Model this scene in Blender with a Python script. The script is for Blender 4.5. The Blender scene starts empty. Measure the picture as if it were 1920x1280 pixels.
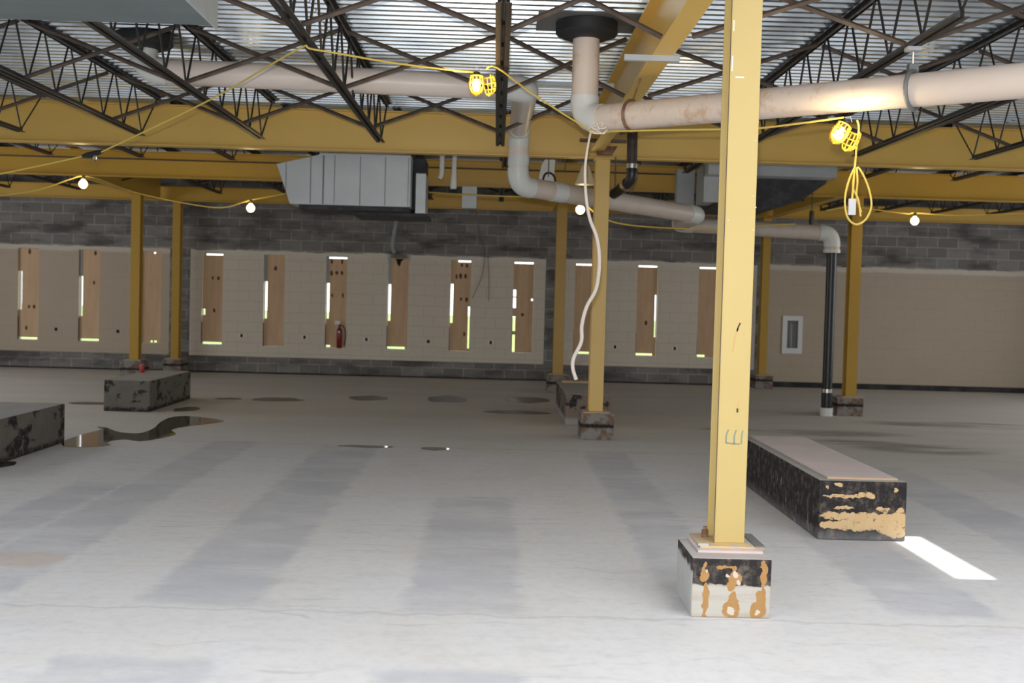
import bpy, bmesh, math, random
from mathutils import Matrix, Vector
R = random.Random(7)
S = bpy.context.scene
COL = S.collection

# ------------------------------------------------------------------ camera
cam_d = bpy.data.cameras.new('camera'); cam = bpy.data.objects.new('camera', cam_d); COL.objects.link(cam)
cam_d.sensor_width = 36.0; cam_d.lens = 2150 / 1920 * 36.0; cam_d.clip_end = 400
RX = (0.9995389559, -0.0139424835, 0.0269718879)
UX = (-0.0264376130, 0.0371799560, 0.9989588097)
FX = (0.0149307803, 0.9992113180, -0.0367942084)
cam.matrix_world = Matrix(((RX[0], UX[0], -FX[0], 0), (RX[1], UX[1], -FX[1], 0), (RX[2], UX[2], -FX[2], 1.6), (0, 0, 0, 1)))
S.camera = cam
cam_d.dof.use_dof = True; cam_d.dof.focus_distance = 7.0; cam_d.dof.aperture_fstop = 3.2

# ------------------------------------------------------------------ exposure, world, lights
S.view_settings.view_transform = 'Standard'; S.view_settings.look = 'None'
S.view_settings.gamma = 1.0; S.view_settings.exposure = -0.18; S.view_settings.use_curve_mapping = False
W = bpy.data.worlds.new('world'); S.world = W; W.use_nodes = True
bg = W.node_tree.nodes['Background']; bg.inputs[0].default_value = (0.92, 0.94, 1.0, 1); bg.inputs[1].default_value = 4.2

def light(kind, name, loc, aim, energy, color, **kw):
    d = bpy.data.lights.new(name, kind); d.energy = energy; d.color = color
    for k, v in kw.items(): setattr(d, k, v)
    o = bpy.data.objects.new(name, d); COL.objects.link(o); o.location = loc
    o.rotation_euler = (Vector(aim) - Vector(loc)).to_track_quat('-Z', 'Y').to_euler()
    return o
SUNL = light('SPOT', 'low_sun_beam', (6.185 + 20.0, 7.375, 3.9 + 24.0), (6.185, 7.375, 3.9), 150000.0, (1.0, 0.97, 0.9), spot_size=0.06, spot_blend=0.0, shadow_soft_size=0.12)
FLASH = light('SPOT', 'camera_flash', (-0.03, -0.02, 1.76), (-0.03 + 0.03, 1.0, 1.76 + 0.03), 1000.0, (1.0, 0.97, 0.92), spot_size=math.radians(78), spot_blend=1.0, shadow_soft_size=0.03)
# sky portals: loading door, and unseen roof and side openings added for fill light
ROOF_FILL_HOLES = [(-7.0, -1.5, -2.5, 5.3), (1.5, 7.0, -2.5, 5.3), (-11.4, -8.8, 7.5, 14.0), (9.0, 11.4, 7.5, 13.0)]
def portal(loc, aim, sx, sy):
    o = light('AREA', 'sky_portal', loc, aim, 1.0, (1, 1, 1), shape='RECTANGLE', size=sx, size_y=sy); o.data.cycles.is_portal = True
for (a, b, c_, d_) in ROOF_FILL_HOLES: 
    o = light('AREA', 'sky_portal', ((a + b) / 2, (c_ + d_) / 2, 3.9), ((a + b) / 2, (c_ + d_) / 2, 0), 1.0, (1, 1, 1), shape='RECTANGLE', size=b - a, size_y=d_ - c_); o.rotation_euler = (0, 0, 0); o.data.cycles.is_portal = True
portal((0, -5.9, 1.7), (0, 0.0, 1.7), 6.4, 3.4)
for x in (-12.1, 12.1): portal((x, 17.0, 2.1), (0.0, 17.0, 2.1), 6.0, 2.4)

# ------------------------------------------------------------------ node helpers
class NT:
    def __init__(s, name):
        s.m = bpy.data.materials.new(name); s.m.use_nodes = True
        s.n = s.m.node_tree.nodes; s.l = s.m.node_tree.links
        s.b = s.n['Principled BSDF']
        s.tc = s.n.new('ShaderNodeTexCoord'); s.co = s.tc.outputs['Object']
    def put(s, sock, v):
        if v is None: return
        if hasattr(v, 'is_output') or isinstance(v, bpy.types.NodeSocket): s.l.new(v, sock)
        elif isinstance(v, (tuple, list)) and len(v) == 3 and sock.type == 'RGBA': sock.default_value = (*v, 1)
        else: sock.default_value = v
    def math(s, op, a, b=None, c=None, clamp=False):
        n = s.n.new('ShaderNodeMath'); n.operation = op; n.use_clamp = clamp
        s.put(n.inputs[0], a); s.put(n.inputs[1], b)
        if c is not None: s.put(n.inputs[2], c)
        return n.outputs[0]
    def mix(s, f, a, b, mode='MIX'):
        n = s.n.new('ShaderNodeMix'); n.data_type = 'RGBA'; n.blend_type = mode
        s.put(n.inputs['Factor'], f); s.put(n.inputs['A'], a); s.put(n.inputs['B'], b)
        return n.outputs['Result']
    def noise(s, scale, detail=4, rough=0.55, vec=None, stretch=None):
        n = s.n.new('ShaderNodeTexNoise'); n.inputs['Scale'].default_value = scale
        n.inputs['Detail'].default_value = detail; n.inputs['Roughness'].default_value = rough
        v = vec or s.co
        if stretch:
            mp = s.n.new('ShaderNodeMapping'); mp.inputs['Scale'].default_value = stretch; s.l.new(v, mp.inputs[0]); v = mp.outputs[0]
        s.l.new(v, n.inputs['Vector']); return n.outputs['Fac']
    def ramp(s, v, lo, hi):
        n = s.n.new('ShaderNodeMapRange'); n.interpolation_type = 'SMOOTHSTEP'
        s.put(n.inputs[0], v); n.inputs[1].default_value = lo; n.inputs[2].default_value = hi
        return n.outputs[0]
    def xyz(s, v=None):
        n = s.n.new('ShaderNodeSeparateXYZ'); s.l.new(v or s.co, n.inputs[0]); return n.outputs
    def bump(s, h, strength=0.3, dist=0.01):
        n = s.n.new('ShaderNodeBump'); n.inputs['Strength'].default_value = strength; n.inputs['Distance'].default_value = dist
        s.l.new(h, n.inputs['Height']); s.l.new(n.outputs[0], s.b.inputs['Normal'])
    def warp(s, scale, amt):
        n = s.n.new('ShaderNodeTexNoise'); n.inputs['Scale'].default_value = scale; n.inputs['Detail'].default_value = 3
        s.l.new(s.co, n.inputs['Vector'])
        a = s.n.new('ShaderNodeVectorMath'); a.operation = 'MULTIPLY_ADD'
        s.l.new(n.outputs['Color'], a.inputs[0]); a.inputs[1].default_value = (amt,) * 3
        b = s.n.new('ShaderNodeVectorMath'); b.operation = 'SUBTRACT'; s.l.new(s.co, b.inputs[0]); b.inputs[1].default_value = (amt / 2,) * 3
        s.l.new(b.outputs[0], a.inputs[2]); return a.outputs[0]
    def blobs(s, u, v, lst, soft=0.12):
        out = None
        for (cu, cv, ru, rv) in lst:
            a = s.math('POWER', s.math('DIVIDE', s.math('SUBTRACT', u, cu), ru), 2.0)
            b = s.math('POWER', s.math('DIVIDE', s.math('SUBTRACT', v, cv), rv), 2.0)
            d = s.math('SUBTRACT', 1.0, s.math('ADD', a, b))
            out = d if out is None else s.math('MAXIMUM', out, d)
        return s.ramp(out, -soft, soft)
    def band(s, v, a, b, soft):
        return s.math('MULTIPLY', s.ramp(v, a - soft, a + soft), s.math('SUBTRACT', 1.0, s.ramp(v, b - soft, b + soft)))
    def done(s, col=None, rough=None, metal=None, spec=None):
        s.put(s.b.inputs['Base Color'], col); s.put(s.b.inputs['Roughness'], rough); s.put(s.b.inputs['Metallic'], metal)
        if spec is not None: s.b.inputs['Specular IOR Level'].default_value = spec
        return s.m

def simple(name, c, rough=0.6, metal=0.0, c2=None, scale=8.0, lo=0.4, hi=0.7, bump=0.0, spec=None, stretch=None):
    t = NT(name); col = c
    nz = t.noise(scale, stretch=stretch)
    if c2: col = t.mix(t.ramp(nz, lo, hi), c, c2)
    if bump: t.bump(t.noise(scale * 5), bump, 0.004)
    return t.done(col, rough, metal, spec)

def emis(name, c, strength):
    t = NT(name); t.done(c, 0.4)
    t.b.inputs['Emission Color'].default_value = (*c, 1); t.b.inputs['Emission Strength'].default_value = strength
    return t.m

# ------------------------------------------------------------------ materials
def mat_floor():
    t = NT('concrete_floor'); w = t.warp(5.0, 0.17); x, y, z = t.xyz(w)
    w2 = t.warp(0.8, 0.5); x2, y2, _ = t.xyz(w2)
    light_c = t.mix(t.noise(0.55, 5), (0.61, 0.60, 0.575), (0.715, 0.71, 0.71))
    light_c = t.mix(t.math('MULTIPLY', t.ramp(t.noise(1.3, 5), 0.45, 0.75), 0.5), light_c, (0.66, 0.62, 0.55))
    light_c = t.mix(t.math('MULTIPLY', t.ramp(t.noise(3.2, 6, 0.65, stretch=(0.6, 1.3, 1)), 0.5, 0.72), 0.45), light_c, (0.52, 0.515, 0.52))
    # adhesive strips left where floor covering came up
    m = None
    for (a, b, y0, y1) in ((-0.44, 0.18, 5.79, 9.2), (-1.80, -1.19, 5.84, 12.15), (-2.98, -2.5, 5.9, 12.3), (-3.42, -3.02, 5.95, 9.5),
                           (0.97, 1.42, 5.9, 12.1), (2.14, 2.72, 5.9, 8.0), (3.55, 4.15, 6.0, 11.5),
                           (-1.85, -1.17, 3.6, 4.93), (-0.46, 0.17, 3.6, 4.87), (0.55, 3.2, 3.4, 4.7), (4.9, 5.5, 6, 11.6)):
        k = t.math('MULTIPLY', t.band(x, a, b, 0.045), t.band(y, y0, y1, 0.08))
        m = k if m is None else t.math('MAXIMUM', m, k)
    streak = t.ramp(t.noise(1.3, 7, 0.66, stretch=(0.7, 1.5, 1)), 0.32, 0.62)
    m = t.math('MULTIPLY', m, t.math('MULTIPLY_ADD', streak, 0.62, 0.22))
    stripe_c = t.mix(t.noise(2.5, 6), (0.40, 0.41, 0.44), (0.56, 0.56, 0.58))
    col = t.mix(m, light_c, stripe_c)
    # browner, mottled slab towards the windows, starting nearer on the right
    far = t.math('MULTIPLY', t.ramp(t.math('ADD', y2, t.math('MULTIPLY', t.ramp(x2, 1.0, 6.0), 3.0)), 10.5, 15.5), 0.80)
    col = t.mix(far, col, t.mix(t.noise(0.9, 5, stretch=(0.35, 1.4, 1)), (0.44, 0.385, 0.30), (0.66, 0.61, 0.52)))
    # dark damp stains on the right
    st = t.blobs(x2, y2, [(4.3, 14.5, 0.9, 0.35), (5.0, 13.1, 0.8, 0.5), (4.2, 13.6, 0.8, 0.25), (3.1, 14.6, .5, .2), (6.4, 16.0, 1.2, .4)], 0.6)
    st = t.math('MULTIPLY', st, t.ramp(t.noise(1.5, 5, 0.6, stretch=(0.5, 1.8, 1)), 0.35, 0.6))
    col = t.mix(t.math('MULTIPLY', st, 0.6), col, (0.12, 0.105, 0.08))
    # rust tint at far left of the strips
    rs = t.blobs(x, y, [(-2.75, 6.7, 0.25, 0.2)], 0.6)
    col = t.mix(t.math('MULTIPLY', rs, 0.35), col, (0.55, 0.36, 0.2))
    # slab joints
    j = t.math('MAXIMUM', t.band(y, 12.16, 12.21, 0.03), t.band(y, 5.73, 5.76, 0.012))
    col = t.mix(t.math('MULTIPLY', j, 0.22), col, (0.2, 0.2, 0.2))
    # swirling trowel scratches
    wv = t.n.new('ShaderNodeTexWave'); wv.wave_type = 'RINGS'; wv.inputs['Scale'].default_value = 1.6
    wv.inputs['Distortion'].default_value = 9; wv.inputs['Detail'].default_value = 3; wv.inputs['Detail Scale'].default_value = 0.8
    t.l.new(t.co, wv.inputs['Vector'])
    sc = t.math('MULTIPLY', t.ramp(wv.outputs['Fac'], 0.93, 1.0), t.ramp(t.noise(1.7, 3), 0.5, 0.7))
    col = t.mix(t.math('MULTIPLY', sc, 0.28), col, (0.22, 0.23, 0.27))
    col = t.mix(t.math('MULTIPLY', t.ramp(t.noise(14, 6, 0.7), 0.4, 0.75), 0.30), col, (0.42, 0.41, 0.41))
    t.bump(t.noise(30, 4), 0.08, 0.003)
    return t.done(col, t.math('MULTIPLY_ADD', t.noise(2, 4), 0.25, 0.5), None, 0.35)

def mat_wall(back=True):
    t = NT('block_wall'); x, y, z = t.xyz()
    br = t.n.new('ShaderNodeTexBrick'); br.inputs['Scale'].default_value = 1.0
    br.inputs['Brick Width'].default_value = 0.4064; br.inputs['Row Height'].default_value = 0.2032
    br.inputs['Mortar Size'].default_value = 0.011; br.inputs['Mortar Smooth'].default_value = 0.3
    br.inputs['Color1'].default_value = (0.17, 0.16, 0.148, 1); br.inputs['Color2'].default_value = (0.25, 0.24, 0.222, 1)
    br.inputs['Mortar'].default_value = (0.33, 0.315, 0.29, 1)
    cb = t.n.new('ShaderNodeCombineXYZ'); t.l.new(x if back else y, cb.inputs[0]); t.l.new(z, cb.inputs[1]); t.l.new(cb.outputs[0], br.inputs['Vector'])
    col = t.mix(t.ramp(t.noise(1.2, 5, 0.6, stretch=(1, 1, 3.5)), 0.42, 0.7), br.outputs['Color'], (0.09, 0.083, 0.078))
    rg = 0.9
    if back:
        rag = t.math('ADD', t.math('MULTIPLY_ADD', t.noise(1.5, 5, 0.6, stretch=(1, 1, 0.0)), 0.14, -0.07), 2.42)
        under = t.ramp(t.math('SUBTRACT', rag, z), -0.008, 0.008)
        xl = t.math('LESS_THAN', x, 5.35)
        bot = t.math('MULTIPLY_ADD', xl, 0.22, 0.11)       # 0.33 on the windowed wall, 0.11 to the right
        low = t.ramp(t.math('SUBTRACT', z, bot), -0.006, 0.006)
        m = t.math('MULTIPLY', under, low)
        for (a, b) in ((-6.43, -6.03), (0.97, 1.16), (5.16, 5.40)):
            m = t.math('MULTIPLY', m, t.math('SUBTRACT', 1.0, t.band(x, a, b, 0.006)))
        paint = t.mix(t.noise(1.4, 4), (0.44, 0.365, 0.275), (0.49, 0.41, 0.315))
        paint = t.mix(t.band(x, -6.2, 5.3, 0.05), paint, t.mix(t.noise(1.4, 4), (0.60, 0.54, 0.44), (0.68, 0.61, 0.51)))  # lighter centre panel: the brighter light there is put into the paint
        paint = t.mix(t.math('MULTIPLY', br.outputs['Fac'], 0.22), paint, (0.38, 0.32, 0.25))
        edge = t.band(t.math('SUBTRACT', rag, z), 0.0, 0.10, 0.02)
        paint = t.mix(t.math('MULTIPLY', edge, 0.6), paint, (0.66, 0.62, 0.55))
        burn = t.blobs(x, z, [(-1.93, 2.36, 0.2, 0.14)], 0.8)
        paint = t.mix(t.math('MULTIPLY', burn, 0.8), paint, (0.04, 0.035, 0.03))
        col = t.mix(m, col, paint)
    t.bump(t.math('SUBTRACT', 1.0, br.outputs['Fac']), 0.35, 0.006)
    return t.done(col, rg, None, 0.25)

def mat_plinth(name, kind):
    """Black-painted concrete with tan glue and bare patches. Object coordinates start at the thing's base."""
    t = NT(name); w = t.warp(26.0, 0.045); x, y, z = t.xyz(w)
    g = t.n.new('ShaderNodeNewGeometry'); nx, ny, nz = t.xyz(g.outputs['Normal'])
    front = t.math('LESS_THAN', ny, -0.5); top = t.math('GREATER_THAN', nz, 0.5)
    conc = t.mix(t.noise(6, 5), (0.30, 0.285, 0.26), (0.42, 0.40, 0.37))
    black = t.mix(t.ramp(t.noise(13, 7, 0.72), 0.45, 0.72), (0.022, 0.02, 0.02), (0.15, 0.12, 0.10))
    tan = t.mix(t.noise(9, 4), (0.55, 0.35, 0.16), (0.64, 0.48, 0.28))
    if kind == 'white':        # pedestal under the near column
        white = t.mix(t.ramp(t.noise(5, 5, stretch=(0.4, 0.4, 4)), 0.4, 0.7), (0.46, 0.435, 0.385), (0.38, 0.335, 0.27))
        brown = t.mix(t.noise(20, 3), (0.34, 0.175, 0.055), (0.42, 0.25, 0.10))
        side = t.mix(t.noise(7, 5), (0.40, 0.40, 0.39), (0.55, 0.55, 0.53))
        col = t.mix(t.ramp(z, 0.165, 0.175), white, black)
        gl = t.blobs(x, z, [(-.135, .06, .012, .09), (-.14, .215, .026, .03), (-.14, .26, .010, .03), (-.13, .12, .014, .06),
                            (.0, .045, .045, .045), (.008, .09, .025, .045), (.0, .165, .018, .028), (.02, .205, .035, .03), (-.03, .262, .05, .008), (.012, .25, .012, .02),
                            (.14, .045, .042, .048), (.15, .10, .022, .045), (.165, .14, .010, .03), (.165, .23, .019, .07)], 0.1)
        col = t.mix(gl, col, brown)
        hole = t.blobs(x, z, [(.0, .035, .022, .017), (.142, .032, .012, .014), (.02, .222, .012, .014), (-.02, .215, .010, .009), (.035, .185, .009, .012), (-.128, .238, .004, .012)], 0.2)
        col = t.mix(hole, col, (0.56, 0.49, 0.42))
        sd = t.mix(t.ramp(t.math('ADD', z, t.math('MULTIPLY', t.noise(7), 0.1)), 0.28, 0.31), side, black)
        col = t.mix(front, sd, col)
    elif kind == 'tan':        # long right plinth
        gl = t.blobs(x, z, [(-.12, .305, .16, .012), (.02, .32, .06, .02), (.05, .31, .03, .02),
                            (-.13, .225, .07, .012), (.14, .222, .05, .012), (.16, .205, .02, .02),
                            (-.05, .168, .24, .027), (-.22, .17, .05, .03), (.12, .155, .2, .032), (.265, .19, .03, .055),
                            (-.06, .105, .235, .036), (.2, .10, .12, .05), (.24, .07, .08, .045), (-.25, .10, .05, .02), (.25, .14, .06, .06),
                            (-.25, .365, .012, .012), (.225, .355, .014, .016), (-.17, .385, .03, .015)], 0.12)
        gl = t.math('MULTIPLY', gl, t.ramp(t.noise(22, 6, 0.7), 0.34, 0.46))
        col = t.mix(t.math('MULTIPLY', gl, front), black, tan)
        sp = t.math('MULTIPLY', t.ramp(t.noise(7, 5, 0.7, stretch=(2, 2, 0.7)), 0.60, 0.68), 0.7)
        col = t.mix(t.math('MULTIPLY', sp, t.math('SUBTRACT', 1.0, front)), col, (0.38, 0.36, 0.35))
        dust = t.ramp(z, 0.10, 0.0)
        col = t.mix(t.math('MULTIPLY', dust, 0.28), col, (0.4, 0.4, 0.4))
    elif kind == 'grey':       # left plinths: mostly bare, black remains
        n1 = t.ramp(t.noise(3.2, 6, 0.6, stretch=(1, 1, 1.5)), 0.52, 0.58)
        col = t.mix(n1, t.mix(t.noise(5), (0.11, 0.10, 0.085), (0.20, 0.185, 0.155)), black)
        col = t.mix(t.ramp(z, 0.075, 0.03), col, black)
    elif kind == 'mixed':
        n1 = t.ramp(t.noise(4.5, 6, 0.65), 0.48, 0.55)
        col = t.mix(n1, (0.22, 0.17, 0.135), black)
        col = t.mix(t.ramp(z, 0.12, 0.06), col, (0.34, 0.32, 0.29))
    elif kind == 'small':      # small pedestals at the other columns
        col = t.mix(t.ramp(t.noise(9, 5), 0.45, 0.6), (0.24, 0.225, 0.205), (0.17, 0.105, 0.075))
        col = t.mix(t.math('MULTIPLY', t.band(z, 0.14, 0.185, 0.015), 1.0), col, (0.02, 0.018, 0.018))
    topc = conc if kind != 'white' else t.mix(t.ramp(t.noise(7, 4), 0.45, 0.7), (0.42, 0.40, 0.38), (0.48, 0.36, 0.33))
    col = t.mix(top, col, topc)
    t.bump(t.noise(22, 5), 0.4, 0.008)
    return t.done(col, 0.85, None, 0.3)

def mat_yellow(name, a, b, rough=0.42):
    t = NT(name)
    col = t.mix(t.noise(1.6, 5), a, b)
    col = t.mix(t.math('MULTIPLY', t.ramp(t.noise(34, 4, 0.6), 0.70, 0.76), 0.7), col, (0.25, 0.15, 0.04))
    return t.done(col, rough, None, 0.4)

def mat_board():
    t = NT('plywood'); x, y, z = t.xyz()
    n = t.noise(2.2, 5, 0.6, stretch=(5, 5, 0.6))
    oi = t.n.new('ShaderNodeObjectInfo')
    col = t.mix(n, (0.50, 0.32, 0.185), (0.74, 0.53, 0.34))
    col = t.mix(t.math('MULTIPLY', t.ramp(t.noise(3.0, 4, 0.5), 0.62, 0.78), 0.7), col, (0.24, 0.10, 0.055))
    t.bump(n, 0.1, 0.003)
    return t.done(col, 0.75, None, 0.25)

def mat_pipe(name, a, b, stain):
    t = NT(name)
    col = t.mix(t.noise(1.5, 4), a, b)
    if stain:
        x, y, z = t.xyz()
        st = t.math('MULTIPLY', t.ramp(t.noise(6.5, 6, 0.68, stretch=(1, 1, 0.7)), 0.50, 0.66), stain)
        near = t.math('SUBTRACT', 1.0, t.ramp(x, 1.0, 2.2)) if stain > .6 else 1.0
        col = t.mix(t.math('MULTIPLY', st, near), col, (0.50, 0.30, 0.14))
    t.bump(t.noise(9, 3), 0.15, 0.01)
    return t.done(col, 0.38, None, 0.45)

M = {}
M['floor'] = mat_floor()
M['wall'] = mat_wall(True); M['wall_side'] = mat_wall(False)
def mat_galv(name, a, b, rough, metal=0.9, scale=3):
    t = NT(name)
    col = t.mix(t.noise(scale, 5), a, b)
    rr = t.math('MULTIPLY_ADD', t.noise(2.0, 4, stretch=(0.5, 3, 3)), 0.25, rough - 0.12)
    return t.done(col, rr, metal)
M['deck'] = mat_galv('galvanised_deck', (0.58, 0.65, 0.70), (0.74, 0.81, 0.86), 0.21, 0.95)
M['roof'] = simple('roofing', (0.3, 0.3, 0.3), 0.9)
M['duct'] = mat_galv('galvanised_sheet', (0.36, 0.39, 0.41), (0.52, 0.55, 0.57), 0.62, 0.25, 4)
M['duct_light'] = mat_galv('bright_galvanised_sheet', (0.50, 0.53, 0.56), (0.62, 0.66, 0.69), 0.5, 0.3, 4)
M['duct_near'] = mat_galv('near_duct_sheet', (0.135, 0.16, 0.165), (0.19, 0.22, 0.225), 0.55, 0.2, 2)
M['duct_dark'] = simple('duct_liner_and_shade', (0.03, 0.03, 0.035), 0.7, 0, (0.06, 0.06, 0.065))
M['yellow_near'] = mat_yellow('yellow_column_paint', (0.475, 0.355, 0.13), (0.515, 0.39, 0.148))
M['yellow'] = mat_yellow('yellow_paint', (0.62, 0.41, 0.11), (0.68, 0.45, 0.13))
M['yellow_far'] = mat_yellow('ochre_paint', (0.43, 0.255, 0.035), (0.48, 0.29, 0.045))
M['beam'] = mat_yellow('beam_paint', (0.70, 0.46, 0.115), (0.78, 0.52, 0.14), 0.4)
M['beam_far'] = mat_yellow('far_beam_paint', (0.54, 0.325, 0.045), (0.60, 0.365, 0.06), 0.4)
M['steel'] = simple('dark_primer_steel', (0.022, 0.018, 0.016), 0.45, 0.1, (0.06, 0.04, 0.03), 6, 0.5, 0.75)
M['brace'] = simple('brown_primer_steel', (0.075, 0.052, 0.040), 0.5, 0.1, (0.12, 0.09, 0.07), 7)
M['rust'] = simple('rusty_steel', (0.14, 0.07, 0.035), 0.75, 0.1, (0.28, 0.16, 0.09), 18)
M['plate'] = simple('painted_plate', (0.60, 0.42, 0.20), 0.6, 0, (0.42, 0.40, 0.37), 12)
M['pipe'] = mat_pipe('insulated_pvc', (0.68, 0.58, 0.52), (0.76, 0.67, 0.60), 0.0)
M['pipe_stained'] = mat_pipe('stained_pipe_wrap', (0.64, 0.54, 0.47), (0.72, 0.62, 0.54), 0.65)
M['elbow'] = mat_pipe('white_pvc', (0.62, 0.64, 0.62), (0.70, 0.71, 0.68), 0.0)
M['pipe_far'] = mat_pipe('far_pipe_wrap', (0.56, 0.48, 0.42), (0.62, 0.55, 0.48), 0.25)
M['iron'] = simple('black_cast_iron', (0.012, 0.012, 0.013), 0.35, 0, (0.02, 0.02, 0.022))
M['iron_brown'] = simple('brown_cast_iron', (0.06, 0.04, 0.035), 0.55, 0, (0.025, 0.02, 0.02))
M['drain'] = simple('black_drain_body', (0.016, 0.017, 0.018), 0.6)
M['drain_plate'] = simple('drain_deck_plate', (0.20, 0.21, 0.215), 0.6, 0.4)
M['chrome'] = simple('stainless_band', (0.7, 0.68, 0.65), 0.25, 1.0)
M['plastic_yellow'] = simple('yellow_cable', (0.68, 0.50, 0.10), 0.45)
M['cage'] = simple('yellow_guard_plastic', (0.95, 0.60, 0.04), 0.4)
M['rubber'] = simple('black_rubber', (0.012, 0.012, 0.013), 0.5)
M['white_cable'] = simple('white_cable', (0.74, 0.66, 0.58), 0.5)
M['white'] = simple('white_plastic', (0.72, 0.72, 0.72), 0.5)
M['tag'] = simple('grey_tag', (0.55, 0.56, 0.6), 0.6)
M['frame'] = simple('window_frame_metal', (0.30, 0.32, 0.35), 0.5, 0.3)
M['jamb'] = simple('dark_jamb', (0.09, 0.07, 0.055), 0.8)
M['board'] = mat_board()
M['knot'] = simple('dark_stain_marks', (0.10, 0.045, 0.025), 0.9)
M['soot'] = simple('soot', (0.012, 0.010, 0.009), 0.95)
M['black'] = simple('black_mastic', (0.018, 0.016, 0.015), 0.8, 0, (0.05, 0.045, 0.04), 5)
M['red'] = simple('red_enamel', (0.20, 0.006, 0.010), 0.35)
M['red_can'] = simple('red_can_paint', (0.42, 0.03, 0.04), 0.4)
M['ply_grey'] = simple('dusty_plywood', (0.54, 0.48, 0.455), 0.85, 0, (0.62, 0.50, 0.475), 2.2)
M['ply_edge'] = simple('plywood_edge', (0.55, 0.40, 0.24), 0.8)
M['chalk'] = simple('green_marker', (0.20, 0.26, 0.19), 0.8)
M['scrape'] = simple('dark_scrape', (0.06, 0.04, 0.04), 0.8)
M['scrape_light'] = simple('rusty_scrape', (0.55, 0.33, 0.13), 0.8)
M['chip'] = simple('chipped_white_primer', (0.85, 0.80, 0.68), 0.7)
M['bulb'] = emis('lit_bulb', (1.0, 0.80, 0.40), 4.5)
M['bulb_near'] = emis('lit_work_bulb', (1.0, 0.78, 0.42), 30.0)
M['grass'] = simple('lawn_grass', (0.20, 0.32, 0.05), 0.9, 0, (0.32, 0.42, 0.08), 0.4)
M['wood'] = simple('bare_wood', (0.55, 0.40, 0.24), 0.8)
M['shade'] = simple('cream_enamel', (0.80, 0.70, 0.45), 0.4)
t = NT('wet_concrete'); nz = t.noise(4, 4)
M['puddle'] = t.done(t.mix(nz, (0.045, 0.037, 0.024), (0.075, 0.063, 0.042)), 0.05, None, 0.3)
t = NT('damp_concrete')
M['damp'] = t.done(t.mix(t.noise(3, 4), (0.075, 0.065, 0.042), (0.12, 0.105, 0.072)), 0.4, None, 0.4)
t = NT('clear_pane'); t.b.inputs['Transmission Weight'].default_value = 1.0
M['glass'] = t.done((0.97, 0.98, 0.98), 0.02)

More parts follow.
